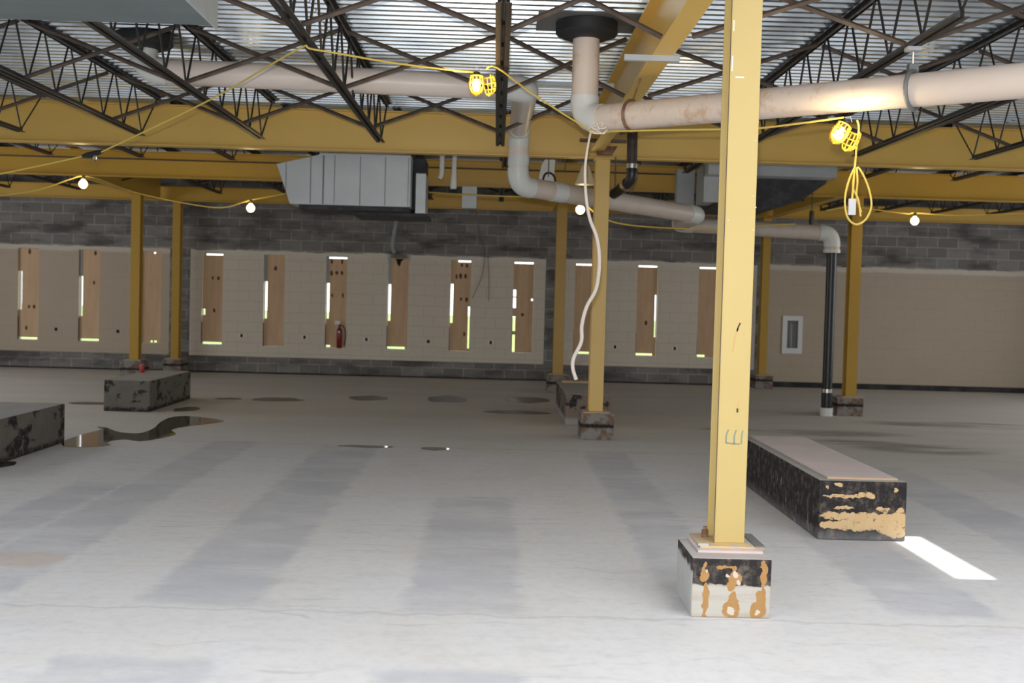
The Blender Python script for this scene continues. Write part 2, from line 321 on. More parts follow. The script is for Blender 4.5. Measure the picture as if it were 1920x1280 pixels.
# ------------------------------------------------------------------ geometry helpers
class MB:
    def __init__(s): s.v = []; s.f = []; s.sm = []
    def add(s, vs, fs, smooth=False):
        o = len(s.v); s.v += [tuple(map(float, p)) for p in vs]
        for f in fs: s.f.append(tuple(i + o for i in f)); s.sm.append(smooth)
        return s
    def box(s, x0, x1, y0, y1, z0, z1):
        vs = [(x0, y0, z0), (x1, y0, z0), (x1, y1, z0), (x0, y1, z0), (x0, y0, z1), (x1, y0, z1), (x1, y1, z1), (x0, y1, z1)]
        return s.add(vs, [(0, 3, 2, 1), (4, 5, 6, 7), (0, 1, 5, 4), (1, 2, 6, 5), (2, 3, 7, 6), (3, 0, 4, 7)])
    def prism(s, pts, axis, a, b):
        """Extrude a 2-D outline along an axis ('x','y','z'); the outline uses the other two axes in order."""
        n = len(pts); k = 'xyz'.index(axis)
        def mk(p, t):
            q = list(p); q.insert(k, t); return tuple(q)
        vs = [mk(p, a) for p in pts] + [mk(p, b) for p in pts]
        fs = [tuple(range(n))[::-1], tuple(range(n, 2 * n))] + [(i, (i + 1) % n, (i + 1) % n + n, i + n) for i in range(n)]
        return s.add(vs, fs)
    def tube(s, path, r, seg=10, caps=True, closed=False):
        P = [Vector(p) for p in path]; n = len(P); vs = []
        rs = r if isinstance(r, (list, tuple)) else [r] * n
        t0 = (P[1] - P[0]).normalized(); up = Vector((0, 0, 1)) if abs(t0.z) < 0.9 else Vector((1, 0, 0))
        nrm = (up - t0 * up.dot(t0)).normalized()
        for i, p in enumerate(P):
            a = P[(i - 1) % n] if (closed or i > 0) else P[i]; b = P[(i + 1) % n] if (closed or i < n - 1) else P[i]
            t = (b - a).normalized()
            nrm = (nrm - t * nrm.dot(t)).normalized(); bn = t.cross(nrm)
            for j in range(seg):
                w = 2 * math.pi * j / seg
                vs.append(p + (nrm * math.cos(w) + bn * math.sin(w)) * rs[i])
        fs = []
        for i in range(n if closed else n - 1):
            for j in range(seg):
                a = i * seg + j; b = i * seg + (j + 1) % seg; c = ((i + 1) % n) * seg + (j + 1) % seg; d = ((i + 1) % n) * seg + j
                fs.append((a, b, c, d))
        if caps and not closed: fs += [tuple(range(seg))[::-1], tuple(range((n - 1) * seg, n * seg))]
        return s.add(vs, fs, seg > 5)
    def rod(s, a, b, r, seg=4): return s.tube([a, b], r, seg)
    def lathe(s, prof, c=(0, 0, 0), seg=24, axis=(0, 0, 1)):
        q = Vector((0, 0, 1)).rotation_difference(Vector(axis)); c = Vector(c); vs = []; m = len(prof)
        for (r, z) in prof:
            for j in range(seg):
                w = 2 * math.pi * j / seg
                vs.append(c + q @ Vector((r * math.cos(w), r * math.sin(w), z)))
        fs = []
        for i in range(m - 1):
            for j in range(seg):
                fs.append((i * seg + j, i * seg + (j + 1) % seg, (i + 1) * seg + (j + 1) % seg, (i + 1) * seg + j))
        fs.append(tuple(range(seg))[::-1]); fs.append(tuple(range((m - 1) * seg, m * seg)))
        return s.add(vs, fs, True)
    def plate(s, xs, zs, solid, y0, y1):
        """Slab in the XZ plane made of grid cells, welded, with the non-solid cells left out."""
        nx, nz = len(xs) - 1, len(zs) - 1; idx = {}; vs = []; fs = []
        def vid(i, j, k):
            if (i, j, k) not in idx: idx[(i, j, k)] = len(vs); vs.append((xs[i], (y0, y1)[k], zs[j]))
            return idx[(i, j, k)]
        ok = lambda i, j: 0 <= i < nx and 0 <= j < nz and solid((xs[i] + xs[i + 1]) / 2, (zs[j] + zs[j + 1]) / 2)
        for i in range(nx):
            for j in range(nz):
                if not ok(i, j): continue
                q = [(i, j), (i + 1, j), (i + 1, j + 1), (i, j + 1)]
                fs.append(tuple(vid(a, b, 0) for a, b in q)); fs.append(tuple(vid(a, b, 1) for a, b in q[::-1]))
                for (di, dj, a, b) in ((0, -1, q[0], q[1]), (1, 0, q[1], q[2]), (0, 1, q[2], q[3]), (-1, 0, q[3], q[0])):
                    if not ok(i + di, j + dj): fs.append((vid(*b, 0), vid(*a, 0), vid(*a, 1), vid(*b, 1)))
        return s.add(vs, fs)
    def build(s, name, mat, parent=None, origin=None, bevel=0.0):
        if parent is not None: origin = parent['_o'] if '_o' in parent else (0, 0, 0)
        if origin is None: origin = (0, 0, 0)
        ox, oy, oz = origin
        me = bpy.data.meshes.new(name); me.from_pydata([(a - ox, b - oy, c - oz) for a, b, c in s.v], [], s.f)
        me.materials.append(M[mat] if isinstance(mat, str) else mat)
        me.polygons.foreach_set('use_smooth', s.sm); me.update()
        o = bpy.data.objects.new(name, me); COL.objects.link(o)
        if parent is not None: o.parent = parent; o['_o'] = list(origin)
        else: o.location = origin; o['_o'] = list(origin)
        if any(s.sm):
            md = o.modifiers.new('edges', 'EDGE_SPLIT'); md.split_angle = math.radians(40)
        if bevel:
            md = o.modifiers.new('bevel', 'BEVEL'); md.width = bevel; md.segments = 2; md.limit_method = 'ANGLE'
        return o

def tag(o, label, cat, group=None):
    o['label'] = label; o['category'] = cat
    if group: o['group'] = group
    return o
def thing(name, loc, label, cat, group=None):
    o = bpy.data.objects.new(name, None); COL.objects.link(o); o.location = loc; o['_o'] = list(loc); o.empty_display_size = 0.1
    return tag(o, label, cat, group)
def struct(o): o['kind'] = 'structure'; return o
def copy_tree(root, loc, label, group=None, rotz=None):
    r = root.copy(); COL.objects.link(r); r.location = loc; r['label'] = label; r['_o'] = list(loc)
    if group: r['group'] = group
    if rotz is not None: r.rotation_euler.z = rotz
    for ch in list(root.children):
        c = ch.copy(); COL.objects.link(c); c.parent = r
        for g in list(ch.children):
            d = g.copy(); COL.objects.link(d); d.parent = c
    return r
def smooth_path(pts, sub=6):
    P = [Vector(p) for p in pts]; out = []
    for i in range(len(P) - 1):
        p0 = P[max(i - 1, 0)]; p1 = P[i]; p2 = P[i + 1]; p3 = P[min(i + 2, len(P) - 1)]
        for k in range(sub):
            t = k / sub
            out.append(0.5 * ((2 * p1) + (p2 - p0) * t + (2 * p0 - 5 * p1 + 4 * p2 - p3) * t * t + (3 * p1 - p0 - 3 * p2 + p3) * t ** 3))
    out.append(P[-1]); return out
ORD = ['first', 'second', 'third', 'fourth', 'fifth', 'sixth', 'seventh', 'eighth', 'ninth', 'tenth', 'eleventh', 'twelfth', 'thirteenth', 'fourteenth', 'fifteenth', 'sixteenth']

# ------------------------------------------------------------------ the setting
XW = 12.0; YB = 22.7; YF = -5.8; ZD = 3.85
struct(MB().box(-XW - .25, XW + .25, YF - .5, YB + .3, -0.2, 0.0).build('floor', 'floor'))

# corrugated roof deck with a narrow opening at the right (daylight falls through it)
HX0, HX1, HY0, HY1 = 6.07, 6.40, 6.86, 7.93
def deck(x0, x1, y0, y1, mb):
    per = 0.1524; y = y0; prof = []
    while y < y1 - per:
        for dy, dz in ((0.0, 0.0), (0.055, 0.0), (0.066, 0.038), (0.141, 0.038)): prof.append((y + dy, ZD + dz))
        y += per
    n = len(prof); vs = [(x0, a, b) for a, b in prof] + [(x1, a, b) for a, b in prof]
    mb.add(vs, [(i, i + n, i + 1 + n, i + 1) for i in range(n - 1)])
HOLES = ROOF_FILL_HOLES + [(HX0, HX1, HY0, HY1)]
def strips(x0, x1, y0, y1):
    xs_ = sorted({x0, x1} | {v for h in HOLES for v in h[:2]})
    for a, b in zip(xs_[:-1], xs_[1:]):
        cur = y0
        for h in sorted([h for h in HOLES if h[0] <= a and h[1] >= b], key=lambda q: q[2]):
            yield a, b, cur, h[2]
            cur = h[3]
        yield a, b, cur, y1
mb = MB()
_h = HOLES; HOLES = ROOF_FILL_HOLES + [(HX0 - .06, HX1 + .03, HY0 - .08, HY1 + .02)]
for (a, b, c_, d_) in strips(-XW, XW, YF, YB): deck(a, b, c_, d_, mb)
HOLES = _h
struct(mb.build('ceiling', 'deck'))
mb = MB()
for (a, b, c_, d_) in strips(-XW - .25, XW + .25, YF - .5, YB + .3): mb.box(a, b, c_, d_, ZD + 0.045, ZD + 0.2)
struct(mb.build('ceiling', 'roof'))

# windows: centre x, gaps in the boarding (side, from, to); sides l/r give heights, t/b give x from the left jamb
WZ0, WZ1, WH = 0.545, 2.35, 0.205
WIN = [(-9.197, [('l', 1.14, 1.9), ('b', 0, 0.37)]), (-8.008, [('l', 1.04, 1.83), ('b', 0.03, 0.39)]),
       (-6.80, [('t', 0.24, 0.28), ('b', 0.2, 0.24), ('b', .27, .32)]), (-5.596, [('t', 0.07, 0.41), ('b', 0.02, 0.41), ('l', 1.13, 1.25)]),
       (-4.38, [('l', 1.09, 1.82)]), (-3.156, [('l', 1.12, 1.82), ('t', 0.05, 0.4), ('b', 0, 0.1)]),
       (-1.941, [('l', 1.11, 1.83), ('b', 0, 0.36)]), (-0.708, [('l', 1.1, 1.87), ('t', 0.15, 0.41), ('r', 0.6, 1.43)]),
       (0.537, [('t', 0.02, 0.41), ('l', 1.66, 1.79), ('l', 1.43, 1.63), ('l', 0.97, 1.26), ('l', 0.55, 0.9), ('r', 1.58, 1.62)]),
       (1.758, [('t', 0.02, 0.38), ('b', 0.08, 0.32)]), (2.997, [('t', 0.02, 0.41), ('b', 0, 0.34), ('r', 0.92, 1.76)]),
       (4.216, [('t', 0.02, 0.38), ('b', 0, 0.17)])]
CX0, CX1, CZ0, CZ1 = 5.775, 6.03, 0.76, 1.335      # recess of the extinguisher cabinet
xs = sorted({-XW, XW, CX0, CX1} | {round(c - WH, 4) for c, _ in WIN} | {round(c + WH, 4) for c, _ in WIN})
zs = [0, WZ0, CZ0, CZ1, WZ1, 4.05]
def wsolid(x, z):
    if WZ0 < z < WZ1 and any(abs(x - c) < WH for c, _ in WIN): return False
    return not (CX0 < x < CX1 and CZ0 < z < CZ1)
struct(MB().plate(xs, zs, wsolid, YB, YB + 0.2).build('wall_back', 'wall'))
for nm, a, b in (('wall_left', -XW - .2, -XW), ('wall_right', XW, XW + .2)):
    mb = MB()
    for (c_, d_, e_, f_) in ((YF - .2, 14.0, 0, 4.05), (20.0, YB + .2, 0, 4.05), (14.0, 20.0, 0, .9), (14.0, 20.0, 3.3, 4.05)): mb.box(a, b, c_, d_, e_, f_)  # unseen side openings added to let fill light reach the far wall
    struct(mb.build(nm, 'wall_side'))
# wall behind the camera with a wide open loading door
fx = [-XW, -3.2, 3.2, XW]
struct(MB().plate(fx, [0, 3.4, 4.05], lambda x, z: not (z < 3.4 and -3.2 < x < 3.2), YF - .2, YF).build('wall_front', 'wall'))
struct(MB().box(5.41, XW - .01, YB - 0.012, YB - .001, 0, 0.105).build('baseboard_back', 'black'))
struct(MB().box(-XW + .01, 5.40, YB - 0.010, YB - .001, 0, 0.03).build('baseboard_back', 'black'))
lawn = MB().box(-90, 90, 23.2, 120, -0.35, -0.25).build('lawn', 'grass'); lawn['kind'] = 'stuff'
tag(lawn, 'sunlit green lawn seen through gaps beside the window boards', 'grass')

BL = ['leftmost tall plywood window board, long bright gap on its left edge',
      'plywood window board, second from the left, wide white gap along its left and bottom',
      'darker reddish plywood window board partly hidden behind the left yellow column',
      'plywood window board just right of the grey block strip, green light along its bottom',
      'plain brown plywood window board, fifth from the left, bright slit on its left only',
      'plywood window board behind the red fire extinguisher, with rows of dark marks',
      'plywood window board with black soot burn at its top, under the hanging flexible conduit',
      'plywood window board with dark marks near its top, slits of light on both edges',
      'clean plywood window board left of the far yellow column, white slit across its top',
      'plywood window board behind the hanging white cable',
      'plywood window board between the second column and the nearest column, bright bottom gap',
      'plywood window board beside the nearest yellow column, partly hidden by it']
for i, (c, gaps) in enumerate(WIN):
    x0, x1 = c - WH, c + WH
    # metal frame of the slot window, outside the board
    f = MB(); f.box(x0, x0 + .012, YB + .10, YB + .16, WZ0, WZ1).box(x1 - .012, x1, YB + .10, YB + .16, WZ0, WZ1)
    f.box(x0, x1, YB + .10, YB + .16, WZ0, WZ0 + .010).box(x0, x1, YB + .10, YB + .16, WZ1 - .010, WZ1)
    w = struct(f.build('window_%d' % (i + 1), 'frame'))
    st = thing('plywood_board', (c, YB + .04, WZ0), BL[i], 'board', 'plywood boards closing the slot windows')
    X = {x0 + .006, x1 - .006}; Z = {WZ0 + .006, WZ1 - .006}; cut = []
    g = 0.062; gt = 0.042
    for (k, a, b) in gaps:
        if k == 'l': cut.append((x0, x0 + g, a, b))
        elif k == 'r': cut.append((x1 - g * .7, x1, a, b))
        elif k == 't': cut.append((x0 + a, x0 + b, WZ1 - gt, WZ1))
        else: cut.append((x0 + a, x0 + b, WZ0, WZ0 + gt * 1.25))
    for (a, b, p, q) in cut: X |= {a, b}; Z |= {p, q}
    X = sorted(v for v in X if x0 + .005 < v < x1 - .005); Z = sorted(v for v in Z if WZ0 + .005 < v < WZ1 - .005)
    MB().plate(X, Z, lambda x, z: not any(a < x < b and p < z < q for a, b, p, q in cut), YB + .055, YB + .073).build('panel', 'board', st)
    # glazing bead left bare above the slit (grey) on some windows
    if any(k == 'l' for k, _, _ in gaps) and i in (1, 4, 5, 6):
        MB().box(x0 + .004, x0 + .05, YB + .04, YB + .053, 1.84, WZ1 - .01).build('grey_edge_strip', 'frame', st)
    mk = {5: [(.10, 2.25), (.30, 2.25), (.1, 2.02), (.2, 2.03), (.3, 2.03), (.12, 1.58), (.33, 1.58)],
          7: [(.22, 2.25), (.32, 2.24), (.12, 2.02), (.2, 2.03), (.3, 2.03), (.22, 1.57), (.33, 1.57), (.3, .88)],
          3: [(.2, 1.86), (.31, 1.86), (.24, 1.22)], 0: [(.2, 1.2), (.3, 1.2), (.15, .78), (.2, 2.28)],
          1: [(.28, 1.7), (.3, 2.28)], 4: [(.22, 2.08)], 10: [(.2, 1.2)], 8: [(.2, 1.3)]}.get(i, [])
    if mk:
        for (a, z) in mk:
            b = MB(); w_ = R.uniform(.022, .036); h_ = R.uniform(.035, .06)
            b.prism([(x0 + a + w_ * math.cos(q) * R.uniform(.7, 1.1), z + h_ * math.sin(q) * R.uniform(.7, 1.1)) for q in [k * math.pi / 5 for k in range(10)]], 'y', YB + .0535, YB + .0555)
            b.build('knot_mark', 'knot', st)
    if i == 6:
        pts = [(-.08, 0), (-.05, -.03), (-.03, -.10), (0.0, -.15), (.03, -.13), (.05, -.05), (.09, -.02), (.1, 0)]
        MB().prism([(c + a, WZ1 - .01 + b) for a, b in pts], 'y', YB + .0525, YB + .0555).build('burn_mark', 'soot', st)
    # dark reveal lining on the left jamb
    MB().box(x0 + .001, x0 + .007, YB + .004, YB + .05, WZ0 + .002, 1.0).build('edge_batten', 'jamb', st)

# ------------------------------------------------------------------ structural steel
def ibeam_x(name, x0, x1, yc, z0, z1, mat, label, fl=0.16):
    tf = 0.014
    pts = [(yc - fl / 2, z0), (yc + fl / 2, z0), (yc + fl / 2, z0 + tf), (yc + .005, z0 + tf), (yc + .005, z1 - tf), (yc + fl / 2, z1 - tf),
           (yc + fl / 2, z1), (yc - fl / 2, z1), (yc - fl / 2, z1 - tf), (yc - .005, z1 - tf), (yc - .005, z0 + tf), (yc - fl / 2, z0 + tf)]
    o = MB().prism(pts, 'x', x0, x1).build(name, mat, None, (0.5 * (x0 + x1), yc, z0)); return tag(o, label, 'beam')
def ibeam_y(name, y0, y1, xc, z0, z1, mat, label, fl=0.15):
    tf = 0.014
    pts = [(xc - fl / 2, z0), (xc + fl / 2, z0), (xc + fl / 2, z0 + tf), (xc + .005, z0 + tf), (xc + .005, z1 - tf), (xc + fl / 2, z1 - tf),
           (xc + fl / 2, z1), (xc - fl / 2, z1), (xc - fl / 2, z1 - tf), (xc - .005, z1 - tf), (xc - .005, z0 + tf), (xc - fl / 2, z0 + tf)]
    o = MB().prism(pts, 'y', y0, y1).build(name, mat, None, (xc, 0.5 * (y0 + y1), z0)); return tag(o, label, 'beam')
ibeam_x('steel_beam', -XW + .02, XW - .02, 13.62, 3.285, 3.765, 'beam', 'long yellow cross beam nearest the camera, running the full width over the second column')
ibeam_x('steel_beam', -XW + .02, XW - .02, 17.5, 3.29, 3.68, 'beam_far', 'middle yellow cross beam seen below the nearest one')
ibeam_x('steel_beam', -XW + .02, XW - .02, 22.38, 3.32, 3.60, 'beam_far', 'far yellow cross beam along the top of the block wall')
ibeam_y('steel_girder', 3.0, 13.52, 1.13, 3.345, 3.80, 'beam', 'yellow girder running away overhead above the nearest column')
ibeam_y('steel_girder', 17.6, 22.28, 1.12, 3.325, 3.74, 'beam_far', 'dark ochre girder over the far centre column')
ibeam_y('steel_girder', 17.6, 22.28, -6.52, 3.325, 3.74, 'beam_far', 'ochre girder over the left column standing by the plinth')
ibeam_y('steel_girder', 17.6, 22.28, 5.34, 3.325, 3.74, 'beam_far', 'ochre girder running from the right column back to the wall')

def hsection(mb, xc, y0, y1, z0, z1, fl=0.165, tf=0.012):
    d = y1 - y0
    pts = [(xc - fl / 2, y0), (xc + fl / 2, y0), (xc + fl / 2, y0 + tf), (xc + .005, y0 + tf), (xc + .005, y1 - tf), (xc + fl / 2, y1 - tf),
           (xc + fl / 2, y1), (xc - fl / 2, y1), (xc - fl / 2, y1 - tf), (xc - .005, y1 - tf), (xc - .005, y0 + tf), (xc - fl / 2, y0 + tf)]
    mb.prism(pts, 'z', z0, z1)
def column(xc, y0, zb, zt, mat, label, fl=0.165, plate=True, pw=.15):
    t = thing('steel_column', (xc, y0 + .09, zb), label, 'column', 'yellow steel columns')
    mb = MB(); hsection(mb, xc, y0, y0 + .19, zb + .012, zt - .014, fl); mb.build('shaft', mat, t, bevel=.003)
    if plate: MB().box(xc - pw, xc + pw, y0 - .09, y0 + .25, zb, zb + .012).build('base_plate', 'plate', t, bevel=.002)
    MB().box(xc - .10, xc + .10, y0 - .02, y0 + .21, zt - .014, zt).build('cap_plate', mat, t)
    return t
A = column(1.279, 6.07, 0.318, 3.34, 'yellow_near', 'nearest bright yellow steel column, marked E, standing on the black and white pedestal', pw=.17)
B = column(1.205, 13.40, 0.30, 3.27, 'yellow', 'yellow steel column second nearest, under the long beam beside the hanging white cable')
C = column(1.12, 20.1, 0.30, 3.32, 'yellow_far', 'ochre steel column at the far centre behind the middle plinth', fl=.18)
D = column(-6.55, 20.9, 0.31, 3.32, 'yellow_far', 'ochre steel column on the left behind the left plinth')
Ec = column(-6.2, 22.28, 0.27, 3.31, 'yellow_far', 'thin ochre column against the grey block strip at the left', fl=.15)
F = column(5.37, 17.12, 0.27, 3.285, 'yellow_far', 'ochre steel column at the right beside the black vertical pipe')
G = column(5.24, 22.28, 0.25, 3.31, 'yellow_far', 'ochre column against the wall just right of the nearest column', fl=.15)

# details of the nearest column
def stroke(mb, pts, w, y=6.0685):
    """Thin painted stroke on the front face of the nearest column, pts = (x, z)."""
    for (a, b) in zip(pts[:-1], pts[1:]):
        d = Vector((b[0] - a[0], b[1] - a[1])); n = Vector((-d.y, d.x)).normalized() * w / 2
        q = [(a[0] + n.x, a[1] + n.y), (b[0] + n.x, b[1] + n.y), (b[0] - n.x, b[1] - n.y), (a[0] - n.x, a[1] - n.y)]
        mb.prism(q, 'y', y, y + .002)
mb = MB()
stroke(mb, [(1.256, .938), (1.247, .915), (1.2445, .887), (1.246, .864)], .0080)
stroke(mb, [(1.247, .867), (1.285, .862), (1.320, .862)], .0080)
stroke(mb, [(1.298, .936), (1.290, .912), (1.288, .888), (1.2885, .863)], .0080)
stroke(mb, [(1.333, .934), (1.328, .905), (1.327, .863)], .0080)
mb.build('letter_e_mark', 'chalk', A)['label'] = 'green handwritten letter E'
mb = MB(); stroke(mb, [(1.300, 1.508), (1.290, 1.485), (1.284, 1.462)], .008); stroke(mb, [(1.300, 1.052), (1.3005, 1.030)], .010); mb.build('scrape', 'scrape', A)
mb = MB(); stroke(mb, [(1.288, 1.478), (1.272, 1.420)], .007); stroke(mb, [(1.272, 1.420), (1.266, 1.350)], .004); stroke(mb, [(1.308, 1.095), (1.301, 1.055)], .004)
mb.build('scrape', 'scrape_light', A)['label'] = 'rusty scrape'
mb = MB(); stroke(mb, [(1.212, 3.095), (1.2115, 3.04)], .006); stroke(mb, [(1.211, 2.91), (1.210, 2.83)], .006); stroke(mb, [(1.23, 2.80), (1.275, 2.80)], .007)
for (x, z) in ((1.345, 2.47), (1.345, 2.18), (1.35, 2.0), (1.215, 2.05), (1.36, 2.12)): stroke(mb, [(x, z), (x + .004, z)], .005)
mb.build('paint_chips', 'chip', A)
MB().box(1.1970, 1.2002, 6.066, 6.0697, .33, 3.32).build('flange_seam', 'scrape', A)
MB().lathe([(.018, 0), (.018, .04), (.01, .045), (.01, .06)], (1.175, 6.21, .33), 8).build('anchor_bolt', 'rust', A)
MB().box(1.10, 1.155, 5.985, 6.005, .33, .342).build('clip_angle', 'duct', A)
MB().box(1.40, 1.45, 5.97, 6.30, .33, .337).build('edge_strip', 'drain_plate', A)

def pedestal(x0, x1, y0, y1, h, mat, label):
    cx, cy = (x0 + x1) / 2, (y0 + y1) / 2
    o = MB().box(x0, x1, y0, y1, 0, h).build('concrete_pedestal', M[mat], None, (cx, cy, 0), bevel=.008)
    return tag(o, label, 'pedestal')
M['ped_white'] = mat_plinth('pedestal_paint', 'white'); M['pl_tan'] = mat_plinth('black_tan_concrete', 'tan')
M['pl_grey'] = mat_plinth('grey_black_concrete', 'grey'); M['pl_mixed'] = mat_plinth('mottled_concrete', 'mixed'); M['ped_small'] = mat_plinth('rusty_concrete', 'small')
pedestal(1.04, 1.447, 5.80, 6.28, .306, 'ped_white', 'square pedestal under the nearest column, black above, white below with brown glue drips')
tag(MB().box(1.09, 1.43, 5.93, 6.27, .306, .318).build('grout_pad', 'ply_grey', None, (1.26, 6.1, .306)), 'thin pinkish grout pad between the black and white pedestal and the column plate', 'pad')
pedestal(1.02, 1.40, 13.20, 13.66, .30, 'ped_small', 'small rust-stained concrete pedestal in front of the middle plinth')
pedestal(.93, 1.31, 19.9, 20.36, .30, 'ped_small', 'concrete pedestal at the far centre, mostly hidden behind the middle plinth')
pedestal(-6.74, -6.36, 20.7, 21.2, .31, 'ped_small', 'concrete pedestal of the left column, just behind the left plinth')
pedestal(-6.37, -6.03, 22.12, 22.62, .27, 'ped_small', 'rusty pedestal against the grey block strip at the left wall')
pedestal(5.11, 5.50, 16.92, 17.4, .27, 'ped_small', 'grey concrete pedestal beside the foot of the black pipe')
pedestal(5.07, 5.41, 22.12, 22.62, .25, 'ped_small', 'small pedestal against the wall right of the nearest column')

def plinth(x0, x1, y0, y1, h, mat, label, cap=None):
    cx = (x0 + x1) / 2
    t = thing('concrete_plinth', (cx, y0, 0), label, 'plinth')
    MB().box(x0, x1, y0, y1, 0, h).build('body', M[mat], t, bevel=.012)
    if cap:
        MB().box(x0 + .07, x1 - .05, y0 + .06, y1 - .05, h, h + .014).build('plywood_lid', 'ply_grey', t, bevel=.002)
        MB().box(x0 + .07, x1 - .05, y0 + .054, y0 + .06, h, h + .013).build('lid_edge', 'ply_edge', t)
    return t
plinth(2.262, 2.872, 7.83, 10.35, .415, 'pl_tan', 'long black plinth with tan patches and grey plywood lid, right of the nearest column', True)
plinth(.93, 1.53, 14.68, 17.1, .40, 'pl_mixed', 'mottled plinth behind the second column')
plinth(-5.085, -4.485, 15.0, 17.0, .41, 'pl_grey', 'weathered grey and black plinth in front of the left column, a red can on top')
plinth(-5.35, -4.41, 9.6, 11.85, .405, 'pl_grey', 'large grey plinth cut off by the left edge of the photo')
tag(MB().box(1.0, 1.40, 16.75, 17.0, .40, .425).build('wooden_strip', 'wood', None, (1.2, 16.9, .40), bevel=.003), 'pale strip of wood lying on the back end of the middle plinth', 'wood')
c = thing('drink_can', (-5.02, 16.4, .41), 'small red can standing on the left plinth', 'can')
MB().lathe([(.028, 0), (.033, .008), (.033, .10), (.026, .12)], (-5.02, 16.4, .41), 16).build('body', 'red_can', c)
MB().lathe([(.024, 0), (.026, .003), (.026, .006)], (-5.02, 16.4, .53), 16).build('lid', 'chrome', c)

# ------------------------------------------------------------------ open web joists
def make_joist(L, depth, step, label, end=0.72):
    t = thing('bar_joist', (0, 0, 0), label, 'joist', 'dark open web roof joists')
    # top chord: pair of angles over the full length, bottom chord stops short of the beams
    def chord(z, a, b, up):
        mb = MB()
        for s in (-1, 1):
            xa, xb = (s * .010, s * .048); lo, hi = min(xa, xb), max(xa, xb)
            mb.box(lo, hi, a, b, *( (z - .005, z) if up else (z, z + .005)))
            xa2 = sorted((s * .010, s * .015)); mb.box(xa2[0], xa2[1], a, b, *((z - .042, z) if up else (z, z + .042)))
        return mb
    chord(depth, 0.0, L, True).build('top_chord', 'steel', t)
    chord(0.0, end, L - end, False).build('bottom_chord', 'steel', t)
    mb = MB(); zt = depth - .02; zb = .02
    n = max(2, round((L - 2 * end) / step)); st = (L - 2 * end) / n
    mb.rod((0, .08, zt), (0, end + .02, zb), .0095); mb.rod((0, L - .08, zt), (0, L - end - .02, zb), .0095)
    for i in range(n):
        a = end + i * st
        mb.rod((0, a, zb), (0, a + st * .46, zt), .0095); mb.rod((0, a + st * .54, zt), (0, a + st, zb), .0095)
    mb.build('web', 'steel', t); return t
SP = 1.325
side = lambda x: 'left' if x < 0 else 'right'
proto = None
xs1 = [(n, n * SP) for n in (-5, -4, -3, -2, -1, 0, 2, 3, 4)]
J1 = ['open web joist in the nearest bay, far left edge of the photo', 'open web joist in the nearest bay, second from the left edge',
      'near open web joist passing behind the big duct at the top left', 'near open web joist crossing in front of the left end of the white pipe',
      'open web joist in the nearest bay, the one the yellow cord drapes over', 'open web joist seen end on at the centre, the caged lamp hangs on it',
      'near open web joist right of the nearest column, holding the pipe hanger', 'near open web joist passing above the loop of yellow cord',
      'open web joist in the nearest bay at the far right edge']
for (n, x), lb in zip(xs1, J1):
    loc = (x, 6.0, 3.30)
    if proto is None: proto = make_joist(7.5, .535, .61, lb, .66); proto.location = loc; proto['label'] = lb
    else: copy_tree(proto, loc, lb)
proto = None
for k, n in enumerate([-6, -5, -4, -3, -2, -1, 0, 2, 3, 4, 5, 6]):
    lb = 'shallow joist in the middle bay, %s counted from the left, behind the nearest cross beam' % ORD[k]
    loc = (n * SP + .08, 13.7, 3.52)
    if proto is None: proto = make_joist(3.72, .315, .5, lb, .5); proto.location = loc
    else: copy_tree(proto, loc, lb)
proto = None
for k, n in enumerate([-8, -7, -6, -4, -3, -2, -1, 0, 1.6, 2.2, 3, 4.6, 5.4, 6.2, 7, 8]):
    lb = 'shallow joist in the far bay by the block wall, %s from the left' % ORD[k]
    loc = (n * SP + .05, 17.6, 3.44)
    if proto is None: proto = make_joist(4.7, .395, .55, lb, .45); proto.location = loc
    else: copy_tree(proto, loc, lb)

# cross bracing between neighbouring joists: a crossed pair of angles per gap
rows = [('row nearest the camera', 7.47), ('second row back', 9.64), ('third row back', 11.83)]
gaps = [(-5, -4), (-4, -3), (-3, -2), (-2, -1), (-1, 0), (0, .80), (.90, 2), (2, 3), (3, 4)]
gl = ['at the far left', 'second gap from the left', 'third gap from the left', 'behind and right of the big near duct', 'left of the centre joist',
      'between centre joist and yellow girder', 'right of the yellow girder', 'right of the nearest column', 'at the far right']
for rn, y in rows:
    for (a, b), g in zip(gaps, gl):
        xa, xb = a * SP + .03, b * SP - .03
        t = thing('cross_brace', ((xa + xb) / 2, y, 3.31), 'crossed brown bracing, %s, %s' % (rn, g), 'brace', 'crossed braces between the near joists')
        MB().rod((xa, y - .02, 3.325), (xb, y - .02, 3.79), .019).build('angle_bar', 'brace', t)
        MB().rod((xa, y + .02, 3.79), (xb, y + .02, 3.325), .019).build('angle_bar', 'brace', t)
for k, n in enumerate([-6, -5, -4, -3, -2, -1, 0, 3, 5.4, 6.2]):
    xa, xb = n * SP + .08, (n + (.8 if n in (5.4, 6.2) else 1)) * SP + .02
    t = thing('cross_brace', ((xa + xb) / 2, 20.0, 3.45), 'thin dark crossed bracing in the far bay, %s from the left' % ORD[k], 'brace', 'crossed braces between the far joists')
    MB().rod((xa, 19.98, 3.46), (xb, 19.98, 3.82), .014).build('angle_bar', 'steel', t)
    MB().rod((xa, 20.02, 3.82), (xb, 20.02, 3.46), .014).build('angle_bar', 'steel', t)

